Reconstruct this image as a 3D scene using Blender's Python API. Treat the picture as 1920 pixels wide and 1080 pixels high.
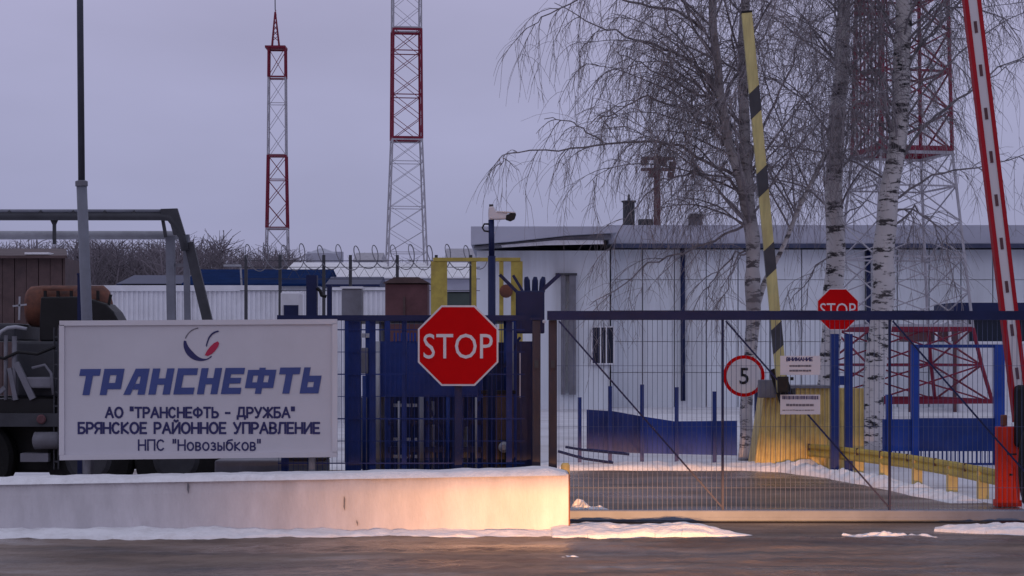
import bpy, math, random
from mathutils import Vector, Matrix, noise
R = math.radians
for o in list(bpy.data.objects): bpy.data.objects.remove(o)
scene = bpy.context.scene
col = scene.collection

# ------------------------------------------------------------------ camera
F = 3583.0      # focal length in photo pixels (1920 wide)
CH = 1.73       # eye height
HY = 660.0      # horizon row
cam_d = bpy.data.cameras.new('camera'); cam = bpy.data.objects.new('camera', cam_d); col.objects.link(cam)
cam_d.sensor_width = 36.0; cam_d.lens = F / 1920 * 36.0
cam_d.shift_y = (HY - 540) / 1920
cam_d.clip_start = 0.1; cam_d.clip_end = 4000
cam.location = (0, 0, CH); cam.rotation_euler = (R(90), 0, 0)
scene.camera = cam

# ------------------------------------------------------------------ world, sun, exposure
world = bpy.data.worlds.new("World"); scene.world = world; world.use_nodes = True
nt = world.node_tree; N = nt.nodes; L = nt.links
for n in list(N): N.remove(n)
out = N.new('ShaderNodeOutputWorld'); bg = N.new('ShaderNodeBackground'); bg.inputs['Strength'].default_value = 1.0
sky = N.new('ShaderNodeTexSky'); sky.sky_type = 'NISHITA'; sky.sun_disc = False
sky.sun_elevation = R(2.0); sky.sun_rotation = R(200); sky.altitude = 150
tc = N.new('ShaderNodeTexCoord')
sep = N.new('ShaderNodeSeparateXYZ'); L.new(tc.outputs['Generated'], sep.inputs[0])
ramp = N.new('ShaderNodeValToRGB'); L.new(sep.outputs['Z'], ramp.inputs[0])
cr = ramp.color_ramp
cr.elements[0].position = 0.0; cr.elements[0].color = (0.300, 0.312, 0.490, 1)
cr.elements[1].position = 1.0; cr.elements[1].color = (0.480, 0.490, 0.620, 1)
e = cr.elements.new(0.07); e.color = (0.302, 0.316, 0.503, 1)
e = cr.elements.new(0.19); e.color = (0.388, 0.378, 0.575, 1)
e = cr.elements.new(0.5); e.color = (0.450, 0.455, 0.600, 1)
mp = N.new('ShaderNodeMapping'); mp.inputs['Scale'].default_value = (3, 3, 9); L.new(tc.outputs['Generated'], mp.inputs[0])
cn = N.new('ShaderNodeTexNoise'); cn.inputs['Scale'].default_value = 1.3; cn.inputs['Detail'].default_value = 4; L.new(mp.outputs[0], cn.inputs[0])
mr = N.new('ShaderNodeMapRange'); mr.inputs['To Min'].default_value = 0.91; mr.inputs['To Max'].default_value = 1.07
mr.inputs['From Min'].default_value = 0.3; mr.inputs['From Max'].default_value = 0.7; L.new(cn.outputs[0], mr.inputs[0])
vm = N.new('ShaderNodeVectorMath'); vm.operation = 'SCALE'; L.new(ramp.outputs[0], vm.inputs[0]); L.new(mr.outputs[0], vm.inputs['Scale'])
vs = N.new('ShaderNodeVectorMath'); vs.operation = 'SCALE'; L.new(sky.outputs[0], vs.inputs[0]); vs.inputs['Scale'].default_value = 0.012
va = N.new('ShaderNodeVectorMath'); va.operation = 'ADD'; L.new(vm.outputs[0], va.inputs[0]); L.new(vs.outputs[0], va.inputs[1])
L.new(va.outputs[0], bg.inputs['Color']); L.new(bg.outputs[0], out.inputs[0])

sun_d = bpy.data.lights.new('sun', 'SUN'); sun = bpy.data.objects.new('sun', sun_d); col.objects.link(sun)
sun_d.energy = 0.12; sun_d.angle = R(25); sun_d.color = (0.85, 0.85, 1.0)
sun.rotation_euler = (R(60), 0, R(-20))

# low-beam headlights of the vehicle standing on the road beside the camera: beam with a flat upper cut-off
def headlight(x, y, z, aim, power):
    d = bpy.data.lights.new('headlight_beam', 'SPOT'); o = bpy.data.objects.new('headlight_beam', d); col.objects.link(o)
    d.energy = power; d.color = (1.0, 0.45, 0.16); d.spot_size = R(80); d.spot_blend = 0.3; d.shadow_soft_size = 0.06
    o.location = (x, y, z)
    v = Vector(aim) - o.location
    o.rotation_euler = v.to_track_quat('-Z', 'Y').to_euler()
    d.use_nodes = True; t = d.node_tree; n = t.nodes; l = t.links
    em = n.get('Emission') or n.new('ShaderNodeEmission')
    c = n.new('ShaderNodeTexCoord'); s = n.new('ShaderNodeSeparateXYZ'); l.new(c.outputs['Normal'], s.inputs[0])
    def m(op, a, b=None):
        q = n.new('ShaderNodeMath'); q.operation = op
        for i, w in enumerate((a, b)):
            if w is None: continue
            if isinstance(w, (int, float)): q.inputs[i].default_value = w
            else: l.new(w, q.inputs[i])
        return q.outputs[0]
    az = m('ABSOLUTE', s.outputs['Z'])
    u = m('DIVIDE', s.outputs['X'], az); vv = m('DIVIDE', s.outputs['Y'], az)
    g = m('EXPONENT', m('MULTIPLY', m('POWER', m('DIVIDE', u, 0.105), 2.0), -1.0))
    rg = n.new('ShaderNodeMapRange'); rg.interpolation_type = 'SMOOTHSTEP'
    rg.inputs['From Min'].default_value = 0.006; rg.inputs['From Max'].default_value = -0.016
    rg.inputs['To Min'].default_value = 0.02; rg.inputs['To Max'].default_value = 1.0
    l.new(vv, rg.inputs[0])
    lo = n.new('ShaderNodeMapRange'); lo.inputs['From Min'].default_value = -0.20; lo.inputs['From Max'].default_value = -0.03
    l.new(vv, lo.inputs[0])
    l.new(m('MULTIPLY', m('MULTIPLY', g, rg.outputs[0]), lo.outputs[0]), em.inputs['Strength'])
for hx, ax_ in ((0.35, 0.35), (1.75, 2.5)): headlight(hx, 1.0, 0.88, (ax_, 18.0, 0.61), 25000)

scene.view_settings.view_transform = 'Standard'; scene.view_settings.look = 'None'
scene.view_settings.exposure = 0.0; scene.view_settings.gamma = 1.0
try: scene.cycles.max_bounces = 6
except Exception: pass

# ------------------------------------------------------------------ helpers
def X(px, D): return (px - 960.0) / F * D
def Z(py, D): return CH - (py - HY) / F * D
def PX(px, py, D): return (X(px, D), Z(py, D))
def P(px, py, D): return Vector((X(px, D), D, Z(py, D)))

def mat(name, c, rough=0.6, metal=0.0, var=0.12, vscale=3.0, bump=0.0, bscale=30.0, spec=0.22, stretch=(1, 1, 1), dirt_or_glint=None, dirt_or_glint_amt=0.3):
    m = bpy.data.materials.new(name); m.use_nodes = True
    t = m.node_tree; n = t.nodes; l = t.links; b = n['Principled BSDF']
    b.inputs['Roughness'].default_value = rough; b.inputs['Metallic'].default_value = metal
    b.inputs['Specular IOR Level'].default_value = spec
    tcx = n.new('ShaderNodeTexCoord'); mpx = n.new('ShaderNodeMapping'); l.new(tcx.outputs['Object'], mpx.inputs[0]); mpx.inputs['Scale'].default_value = stretch
    no = n.new('ShaderNodeTexNoise'); no.inputs['Scale'].default_value = vscale; no.inputs['Detail'].default_value = 6; no.inputs['Roughness'].default_value = 0.65
    l.new(mpx.outputs[0], no.inputs[0])
    rp = n.new('ShaderNodeValToRGB'); l.new(no.outputs[0], rp.inputs[0])
    rp.color_ramp.elements[0].position = 0.3; rp.color_ramp.elements[1].position = 0.7
    rp.color_ramp.elements[0].color = tuple(v * (1 - var) for v in c) + (1,)
    rp.color_ramp.elements[1].color = tuple(min(1, v * (1 + var)) for v in c) + (1,)
    cout = rp.outputs[0]
    if dirt_or_glint:
        n2 = n.new('ShaderNodeTexNoise'); n2.inputs['Scale'].default_value = vscale * 0.6; n2.inputs['Detail'].default_value = 8; n2.inputs['Roughness'].default_value = 0.7
        l.new(mpx.outputs[0], n2.inputs[0])
        r2 = n.new('ShaderNodeMapRange'); r2.inputs['From Min'].default_value = 0.48; r2.inputs['From Max'].default_value = 0.72; r2.inputs['To Max'].default_value = dirt_or_glint_amt
        l.new(n2.outputs[0], r2.inputs[0])
        mx = n.new('ShaderNodeMix'); mx.data_type = 'RGBA'; l.new(r2.outputs[0], mx.inputs['Factor']); l.new(cout, mx.inputs['A']); mx.inputs['B'].default_value = tuple(dirt_or_glint) + (1,)
        cout = mx.outputs['Result']
    l.new(cout, b.inputs['Base Color'])
    if bump:
        nb = n.new('ShaderNodeTexNoise'); nb.inputs['Scale'].default_value = bscale; nb.inputs['Detail'].default_value = 5; l.new(mpx.outputs[0], nb.inputs[0])
        bp = n.new('ShaderNodeBump'); bp.inputs['Strength'].default_value = bump; bp.inputs['Distance'].default_value = 0.03; l.new(nb.outputs[0], bp.inputs['Height'])
        l.new(bp.outputs[0], b.inputs['Normal'])
    return m

M = {}
M['blue'] = mat('blue_paint', (0.010, 0.032, 0.17), 0.45, var=0.25, dirt_or_glint=(0.03, 0.05, 0.14), dirt_or_glint_amt=0.25)
M['blue_bright'] = mat('bright_blue_paint', (0.012, 0.048, 0.28), 0.5, var=0.2, dirt_or_glint=(0.03, 0.06, 0.16), dirt_or_glint_amt=0.3)
M['roof_blue'] = mat('blue_roof_sheet', (0.007, 0.024, 0.090), 0.9, var=0.25, spec=.02)
M['gutter'] = mat('slate_blue_gutter', (0.055, 0.065, 0.12), 0.6, var=0.2)
M['navy'] = mat('navy_paint', (0.010, 0.017, 0.07), 0.45, var=0.2)
M['white_metal'] = mat('white_sheet_metal', (0.68, 0.69, 0.74), 0.5, var=0.07, vscale=1.2, dirt_or_glint=(0.25, 0.24, 0.24), dirt_or_glint_amt=0.35)
M['wall'] = mat('pale_wall_panel', (0.70, 0.74, 0.80), 0.6, var=0.08, vscale=0.5, dirt_or_glint=(0.40, 0.40, 0.42), dirt_or_glint_amt=0.6, stretch=(2.5, 1, 0.25))
M['wall2'] = mat('grey_roof_fascia', (0.40, 0.41, 0.49), 0.6, var=0.1, vscale=0.5)
M['dark_grey'] = mat('dark_grey_metal', (0.05, 0.052, 0.062), 0.5, var=0.25)
M['mid_grey'] = mat('grey_metal', (0.17, 0.17, 0.20), 0.5, var=0.2, dirt_or_glint=(0.08, 0.07, 0.07), dirt_or_glint_amt=0.4)
M['pole'] = mat('weathered_zinc_pole', (0.17, 0.18, 0.22), 0.5, var=0.15, vscale=4)
M['pole_dark'] = mat('dark_zinc_pole', (0.06, 0.065, 0.085), 0.5, var=0.15, vscale=4)
M['galv'] = mat('galvanised_steel', (0.33, 0.34, 0.38), 0.45, metal=0.2, var=0.15, vscale=6)
M['gate_grey'] = mat('grey_gate_beam', (0.17, 0.20, 0.27), 0.5, var=0.15)
M['gate_wire'] = mat('grey_blue_gate_wire', (0.06, 0.08, 0.16), 0.45, var=0.2)
M['black'] = mat('black_paint', (0.012, 0.012, 0.014), 0.5, var=0.3)
M['rubber'] = mat('rubber', (0.014, 0.014, 0.015), 0.85, var=0.3, bump=0.2)
M['red_paint'] = mat('sign_red', (0.50, 0.002, 0.004), 0.7, var=0.06, spec=0.08)
M['mast_red'] = mat('mast_red', (0.17, 0.014, 0.035), 0.6, var=0.2)
M['mast_white'] = mat('mast_white', (0.34, 0.33, 0.37), 0.6, var=0.15)
M['boom_red'] = mat('boom_red', (0.36, 0.006, 0.016), 0.45, var=0.1)
M['cab_red'] = mat('cabinet_red', (0.62, 0.03, 0.012), 0.5, var=0.15, dirt_or_glint=(0.12, 0.03, 0.02), dirt_or_glint_amt=0.4, stretch=(1, 1, 0.25), vscale=9)
M['sign_white'] = mat('sign_white', (0.62, 0.60, 0.64), 0.45, var=0.04, vscale=1.0, dirt_or_glint=(0.42, 0.38, 0.38), dirt_or_glint_amt=0.25)
M['sign_face'] = mat('printed_board', (0.57, 0.555, 0.60), 0.5, var=0.05, vscale=1.2, dirt_or_glint=(0.42, 0.40, 0.42), dirt_or_glint_amt=0.3)
M['ink_blue'] = mat('ink_blue', (0.06, 0.085, 0.25), 0.5, var=0.12)
M['ink_dark'] = mat('ink_dark_blue', (0.035, 0.035, 0.12), 0.5, var=0.12)
M['ink_red'] = mat('ink_red', (0.45, 0.03, 0.08), 0.5, var=0.08)
M['ink_grey'] = mat('ink_grey', (0.15, 0.14, 0.17), 0.5, var=0.12)
M['yellow'] = mat('yellow_paint', (0.58, 0.45, 0.17), 0.5, var=0.15, vscale=5, dirt_or_glint=(0.30, 0.22, 0.11), dirt_or_glint_amt=0.5)
M['yellow_olive'] = mat('faded_yellow_paint', (0.44, 0.35, 0.08), 0.55, var=0.2, vscale=5, dirt_or_glint=(0.2, 0.14, 0.06), dirt_or_glint_amt=0.6)
M['boom_yellow'] = mat('worn_boom_paint', (0.50, 0.45, 0.20), 0.55, var=0.2, vscale=6, dirt_or_glint=(0.25, 0.2, 0.12), dirt_or_glint_amt=0.6, stretch=(2, 2, .3))
M['brown'] = mat('brown_metal', (0.085, 0.055, 0.055), 0.6, var=0.25, dirt_or_glint=(0.03, 0.025, 0.03), dirt_or_glint_amt=0.5)
M['red_brown'] = mat('red_brown_metal', (0.11, 0.05, 0.058), 0.6, var=0.25)
M['rust_orange'] = mat('rusty_orange_paint', (0.17, 0.066, 0.042), 0.7, var=0.4, dirt_or_glint=(0.035, 0.026, 0.028), dirt_or_glint_amt=0.95, vscale=3.5)
M['post_glint'] = mat('orange_glint_steel', (0.045, 0.036, 0.052), 0.45, var=0.3, dirt_or_glint=(0.26, 0.09, 0.045), dirt_or_glint_amt=0.5, stretch=(2, 2, 0.4))  # orange streaks are light reflected off the guide posts, put into the colour
M['glass'] = mat('dark_window_glass', (0.012, 0.018, 0.035), 0.12, var=0.1)
M['twig'] = mat('twig_bark', (0.22, 0.20, 0.215), 0.8, var=0.4, vscale=2.0)
M['limb'] = mat('dark_limb_bark', (0.20, 0.185, 0.205), 0.85, var=0.45, vscale=6, bump=0.4)
M['far_twig'] = mat('far_wood_bark', (0.17, 0.15, 0.17), 0.9, var=0.35, vscale=0.15)
M['snow'] = mat('gritty_snow', (0.80, 0.80, 0.83), 0.75, var=0.06, vscale=9, bump=0.45, bscale=38, dirt_or_glint=(0.40, 0.36, 0.34), dirt_or_glint_amt=0.38)
M['ground_snow'] = mat('trodden_snow', (0.66, 0.66, 0.71), 0.7, var=0.1, vscale=0.6, bump=0.5, bscale=3, dirt_or_glint=(0.28, 0.26, 0.27), dirt_or_glint_amt=0.6)
M['concrete'] = mat('weathered_concrete', (0.57, 0.55, 0.58), 0.85, var=0.12, vscale=2.2, bump=0.4, bscale=22, dirt_or_glint=(0.38, 0.36, 0.38), dirt_or_glint_amt=0.4, stretch=(1.6, 1, 0.5))

def birch_bark(amt, dk, lo=0.45):
    m = bpy.data.materials.new('birch_bark'); m.use_nodes = True
    t = m.node_tree; n = t.nodes; l = t.links; b = n['Principled BSDF']; b.inputs['Roughness'].default_value = 0.8
    c = n.new('ShaderNodeTexCoord')
    m1 = n.new('ShaderNodeMapping'); m1.inputs['Scale'].default_value = (1.1, 1.1, 3.6); l.new(c.outputs['Object'], m1.inputs[0])
    n1 = n.new('ShaderNodeTexNoise'); n1.inputs['Scale'].default_value = 2.6; n1.inputs['Detail'].default_value = 7; n1.inputs['Roughness'].default_value = 0.72; l.new(m1.outputs[0], n1.inputs[0])
    r1 = n.new('ShaderNodeValToRGB'); l.new(n1.outputs[0], r1.inputs[0])
    r1.color_ramp.elements[0].position = 0.52; r1.color_ramp.elements[0].color = (0.56, 0.54, 0.55, 1)
    r1.color_ramp.elements[1].position = 0.57; r1.color_ramp.elements[1].color = (0.018, 0.016, 0.02, 1)
    n2 = n.new('ShaderNodeTexNoise'); n2.inputs['Scale'].default_value = 0.9; n2.inputs['Detail'].default_value = 5; l.new(c.outputs['Object'], n2.inputs[0])
    r2 = n.new('ShaderNodeMapRange'); r2.inputs['From Min'].default_value = lo; r2.inputs['From Max'].default_value = lo + .25; r2.inputs['To Max'].default_value = amt; l.new(n2.outputs[0], r2.inputs[0])
    mx = n.new('ShaderNodeMix'); mx.data_type = 'RGBA'; l.new(r2.outputs[0], mx.inputs['Factor']); l.new(r1.outputs[0], mx.inputs['A']); mx.inputs['B'].default_value = dk + (1,)
    l.new(mx.outputs['Result'], b.inputs['Base Color'])
    bp = n.new('ShaderNodeBump'); bp.inputs['Strength'].default_value = 0.5; bp.inputs['Distance'].default_value = 0.03; l.new(n1.outputs[0], bp.inputs['Height']); l.new(bp.outputs[0], b.inputs['Normal'])
    return m
M['birch'] = birch_bark(0.35, (0.17, 0.15, 0.155)); M['birch_grey'] = birch_bark(0.85, (0.15, 0.135, 0.145), 0.36)

def asphalt():
    m = bpy.data.materials.new('wet_icy_asphalt'); m.use_nodes = True
    t = m.node_tree; n = t.nodes; l = t.links; b = n['Principled BSDF']; b.inputs['Specular IOR Level'].default_value = 0.3
    c = n.new('ShaderNodeTexCoord')
    mpp = n.new('ShaderNodeMapping'); mpp.inputs['Scale'].default_value = (0.45, 1.3, 1); l.new(c.outputs['Object'], mpp.inputs[0])
    n1 = n.new('ShaderNodeTexNoise'); n1.inputs['Scale'].default_value = 1.1; n1.inputs['Detail'].default_value = 7; n1.inputs['Roughness'].default_value = 0.62; l.new(mpp.outputs[0], n1.inputs[0])
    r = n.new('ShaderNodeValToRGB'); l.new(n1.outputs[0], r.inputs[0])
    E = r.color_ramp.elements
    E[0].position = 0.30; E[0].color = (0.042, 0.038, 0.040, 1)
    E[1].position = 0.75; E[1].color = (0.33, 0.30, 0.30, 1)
    q = E.new(0.44); q.color = (0.11, 0.075, 0.057, 1)  # browns mix dirty slush with painted-in warm headlight glow
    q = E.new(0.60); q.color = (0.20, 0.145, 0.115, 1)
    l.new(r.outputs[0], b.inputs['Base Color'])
    n2 = n.new('ShaderNodeTexNoise'); n2.inputs['Scale'].default_value = 0.9; n2.inputs['Detail'].default_value = 4; l.new(mpp.outputs[0], n2.inputs[0])
    rr = n.new('ShaderNodeMapRange'); rr.inputs['From Min'].default_value = 0.35; rr.inputs['From Max'].default_value = 0.65; rr.inputs['To Min'].default_value = 0.22; rr.inputs['To Max'].default_value = 0.6; l.new(n2.outputs[0], rr.inputs[0])
    l.new(rr.outputs[0], b.inputs['Roughness'])
    n3 = n.new('ShaderNodeTexNoise'); n3.inputs['Scale'].default_value = 26; n3.inputs['Detail'].default_value = 6; l.new(c.outputs['Object'], n3.inputs[0])
    bp = n.new('ShaderNodeBump'); bp.inputs['Strength'].default_value = 0.5; bp.inputs['Distance'].default_value = 0.02; l.new(n3.outputs[0], bp.inputs['Height']); l.new(bp.outputs[0], b.inputs['Normal'])
    return m
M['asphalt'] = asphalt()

WL = {}   # world location of every object used as a parent
class MB:
    def __init__(s): s.v = []; s.f = []
    def add(s, vs, fs):
        k = len(s.v); s.v += [tuple(q) for q in vs]; s.f += [tuple(i + k for i in f) for f in fs]; return s
    def box(s, x0, x1, y0, y1, z0, z1):
        if x0 > x1: x0, x1 = x1, x0
        if z0 > z1: z0, z1 = z1, z0
        return s.add([(x0, y0, z0), (x1, y0, z0), (x1, y1, z0), (x0, y1, z0), (x0, y0, z1), (x1, y0, z1), (x1, y1, z1), (x0, y1, z1)],
              [(0, 3, 2, 1), (4, 5, 6, 7), (0, 1, 5, 4), (1, 2, 6, 5), (2, 3, 7, 6), (3, 0, 4, 7)])
    def pbox(s, p0, q0, p1, q1, D, d=0.1):            # box whose front face spans the given photo rectangle at distance D
        return s.box(X(p0, D), X(p1, D), D, D + d, Z(q1, D), Z(q0, D))
    def prism(s, pts, y0, y1):                        # pts (x, z), extruded in y
        n = len(pts); a = sum(pts[i][0] * pts[(i + 1) % n][1] - pts[(i + 1) % n][0] * pts[i][1] for i in range(n))
        if a < 0: pts = pts[::-1]
        vs = [(x, y0, z) for x, z in pts] + [(x, y1, z) for x, z in pts]
        fs = [tuple(range(n)), tuple(range(2 * n - 1, n - 1, -1))] + [((i + 1) % n, i, i + n, (i + 1) % n + n) for i in range(n)]
        return s.add(vs, fs)
    def tube(s, pts, rad, sides=6, cap=True):
        pts = [Vector(p) for p in pts]; n = len(pts)
        if not isinstance(rad, (list, tuple)): rad = [rad] * n
        vs = []; fs = []; up = None
        for i, p in enumerate(pts):
            t = (pts[min(i + 1, n - 1)] - pts[max(i - 1, 0)]).normalized()
            if up is None: up = t.orthogonal().normalized()
            up = (up - t * up.dot(t))
            up = up.normalized() if up.length > 1e-6 else t.orthogonal().normalized()
            w = t.cross(up)
            for k in range(sides):
                a = 2 * math.pi * k / sides
                vs.append(p + (up * math.cos(a) + w * math.sin(a)) * rad[i])
        for i in range(n - 1):
            for k in range(sides):
                k2 = (k + 1) % sides
                fs.append((i * sides + k, i * sides + k2, (i + 1) * sides + k2, (i + 1) * sides + k))
        if cap and sides > 2: fs.append(tuple(range(sides - 1, -1, -1))); fs.append(tuple((n - 1) * sides + k for k in range(sides)))
        return s.add(vs, fs)
    def bar(s, a, b, w, d=None, roll=Vector((0, 1, 0))):    # rectangular bar from a to b, w across, d in depth
        a = Vector(a); b = Vector(b); d = w if d is None else d
        t = (b - a).normalized(); e2 = roll - t * roll.dot(t)
        if e2.length < 1e-4: e2 = t.orthogonal()
        e2.normalize(); e1 = t.cross(e2)
        vs = [p + e1 * (i * w / 2) + e2 * (j * d / 2) for p in (a, b) for i, j in ((-1, -1), (1, -1), (1, 1), (-1, 1))]
        return s.add(vs, [(0, 1, 2, 3), (7, 6, 5, 4), (0, 4, 5, 1), (1, 5, 6, 2), (2, 6, 7, 3), (3, 7, 4, 0)])
    def lathe(s, o, axis, prof, n=24):                # prof: (along axis, radius)
        o = Vector(o); ax = Vector(axis).normalized(); u = ax.orthogonal().normalized(); w = ax.cross(u)
        vs = [o + ax * h + (u * math.cos(2 * math.pi * k / n) + w * math.sin(2 * math.pi * k / n)) * r for h, r in prof for k in range(n)]
        fs = [(i * n + k, i * n + (k + 1) % n, (i + 1) * n + (k + 1) % n, (i + 1) * n + k) for i in range(len(prof) - 1) for k in range(n)]
        fs += [tuple(range(n - 1, -1, -1)), tuple((len(prof) - 1) * n + k for k in range(n))]
        return s.add(vs, fs)
    def build(s, name, m, parent=None, smooth=False, bevel=0.0, label=None):
        o_loc = WL[parent.name] if parent else Vector((0, 0, 0))
        me = bpy.data.meshes.new(name); me.from_pydata([tuple(Vector(q) - o_loc) for q in s.v], [], s.f); me.update()
        o = bpy.data.objects.new(name, me); col.objects.link(o); me.materials.append(m)
        if smooth:
            for p in me.polygons: p.use_smooth = True
        if bevel:
            b = o.modifiers.new('bevel', 'BEVEL'); b.width = bevel; b.segments = 2; b.limit_method = 'ANGLE'
        if parent: o.parent = parent
        WL[o.name] = o_loc.copy()
        if label: o['label'] = label
        return o
def tag(o, label, cat, group=None, kind=None):
    if label: o['label'] = label
    if cat: o['category'] = cat
    if group: o['group'] = group
    if kind: o['kind'] = kind
    return o
def thing(name, label, cat, loc, group=None):
    o = bpy.data.objects.new(name, None); o.empty_display_size = 0.2; col.objects.link(o); o.location = loc
    WL[o.name] = Vector(loc); return tag(o, label, cat, group)

def text_part(name, body, m, parent, cx, cy, y, width, height, shear=0.0, bold=0.0, align_w=True):
    c = bpy.data.curves.new(name, 'FONT'); c.body = body; c.size = 1.0; c.align_x = 'CENTER'; c.shear = shear; c.bevel_depth = max(0, bold); c.bevel_resolution = 0; c.extrude = 0.004; c.resolution_u = 3; c.offset = min(0, bold)
    t = bpy.data.objects.new(name, c); col.objects.link(t)
    dg = bpy.context.evaluated_depsgraph_get(); dg.update()
    me = bpy.data.meshes.new_from_object(t.evaluated_get(dg))
    bpy.data.objects.remove(t); bpy.data.curves.remove(c)
    xs = [v.co.x for v in me.vertices]; ys = [v.co.y for v in me.vertices]
    sx = width / (max(xs) - min(xs)); sy = height / (max(ys) - min(ys))
    mx = (max(xs) + min(xs)) / 2; my = (max(ys) + min(ys)) / 2
    b = MB(); b.add([(cx + (v.co.x - mx) * sx, y - v.co.z * sy, cy + (v.co.y - my) * sy) for v in me.vertices], [tuple(p.vertices) for p in me.polygons])
    bpy.data.meshes.remove(me)
    return b.build(name, m, parent)

_o = [(.5 + .5 * math.cos(a * math.pi / 8), .5 + .5 * math.sin(a * math.pi / 8)) for a in range(17)]
def _bowl(x0, z0, z1, x1=1.0): # right-hand bowl from a stem
    r = (z1 - z0) / 2; c = (z0 + z1) / 2; k = min(.45, x1 - x0)
    return [(x0, z1), (x1 - k, z1)] + [(x1 - k + k * math.sin(a), c + r * math.cos(a)) for a in (.6, 1.2, 1.57, 1.95, 2.55)] + [(x1 - k, z0), (x0, z0)]
STROKE = {
 'А': (.92, [[(0, 0), (.5, 1), (1, 0)], [(.19, .34), (.81, .34)]]), 'О': (.95, [_o]), 'Т': (.8, [[(0, 1), (1, 1)], [(.5, 1), (.5, 0)]]),
 'Р': (.72, [[(0, 0), (0, 1)], _bowl(0, .45, 1)]), 'Н': (.8, [[(0, 0), (0, 1)], [(1, 0), (1, 1)], [(0, .5), (1, .5)]]),
 'С': (.85, [[(.5 + .5 * math.cos(a), .5 + .5 * math.sin(a)) for a in (.75, 1.15, 1.57, 2.1, 2.6, 3.14, 3.7, 4.2, 4.71, 5.15, 5.55)]]),
 'Е': (.68, [[(1, 1), (0, 1), (0, 0), (1, 0)], [(0, .5), (.85, .5)]]), 'Ф': (1.05, [[(.5, 0), (.5, 1)], [(x, .16 + .7 * z) for x, z in _o]]),
 'Ь': (.70, [[(0, 1), (0, 0)], _bowl(0, 0, .55)]), 'Д': (.95, [[(.12, .12), (.25, 1), (.85, 1), (.85, .12)], [(0, -.16), (0, .12), (1, .12), (1, -.16)]]),
 'У': (.82, [[(0, 1), (.52, .38)], [(1, 1), (.45, .1), (.3, 0), (.12, 0)]]), 'Ж': (1.15, [[(.5, 0), (.5, 1)], [(0, 1), (.5, .5), (0, 0)], [(1, 1), (.5, .5), (1, 0)]]),
 'Б': (.72, [[(.9, 1), (0, 1), (0, 0)], _bowl(0, 0, .55)]), 'Я': (.74, [[(1, 0), (1, 1)], [(1 - x, z) for x, z in _bowl(0, .45, 1)], [(.45, .45), (0, 0)]]),
 'К': (.76, [[(0, 0), (0, 1)], [(.95, 1), (0, .48), (1, 0)]]), 'И': (.82, [[(0, 1), (0, 0), (1, 1), (1, 0)]]), 'Й': (.82, [[(0, 1), (0, 0), (1, 1), (1, 0)], [(.25, 1.24), (.5, 1.14), (.75, 1.24)]]),
 'П': (.8, [[(0, 0), (0, 1), (1, 1), (1, 0)]]), 'В': (.72, [[(0, 0), (0, 1)], _bowl(0, .5, 1, .92), _bowl(0, 0, .5)]), 'Л': (.85, [[(0, 0), (.14, .06), (.25, 1), (1, 1), (1, 0)]]),
 'М': (.95, [[(0, 0), (0, 1), (.5, .2), (1, 1), (1, 0)]]), 'З': (.7, [[(.05, .9), (.4, 1), (.85, .85), (.8, .6), (.4, .52)], [(.4, .52), (.9, .42), (.95, .15), (.5, 0), (0, .1)]]),
 'Ы': (.95, [[(0, 1), (0, 0)], [(x * .62, z) for x, z in _bowl(0, 0, .55)], [(1, 0), (1, 1)]]), 'б': (.95, [[(x, .72 * z) for x, z in _o], [(.02, .42), (.05, .75), (.3, .95), (.95, 1.02)]]), '-': (.5, [[(0, .45), (1, .45)]]), '"': (.32, [[(.1, 1.05), (.1, .72)], [(.9, 1.05), (.9, .72)]]), ' ': (.45, [])}
def stroke_text(name, body, m, parent, cx, cy, y, width, height, sw):
    """lettering cut from strips: every strip sits a hair proud of the one before"""
    gap = .30; sc_ = lambda ch: .74 if ch.islower() else 1.0
    G = lambda c: STROKE[c] if c in STROKE else STROKE[c.upper()]
    tot = sum(G(c)[0] * sc_(c) for c in body) + gap * (len(body) - 1)
    kx = width / tot; x = cx - width / 2; b = MB(); lift = 0
    for ch in body:
        w, st = G(ch); k = sc_(ch); hh = height * k
        if ch == 'б': hh = height
        for pl in st:
            q = [(x + u * w * k * kx, cy - height / 2 + v * hh) for u, v in pl]
            for i in range(len(q) - 1):
                a = Vector((q[i][0], 0, q[i][1])); c = Vector((q[i + 1][0], 0, q[i + 1][1])); d = c - a
                if d.length < 1e-5: continue
                d.normalize(); n = Vector((-d.z, 0, d.x)) * sw / 2; a -= d * sw * .4; c += d * sw * .4
                yy = y - .0004 - .0002 * (lift % 9); lift += 1
                b.add([(p.x, yy, p.z) for p in (a + n, a - n, c - n, c + n)], [(0, 1, 2, 3)])
        x += (w * k + gap) * kx
    return b.build(name, m, parent)
def nz(x, y, z=0.0): return noise.noise(Vector((x, y, z)))
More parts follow.
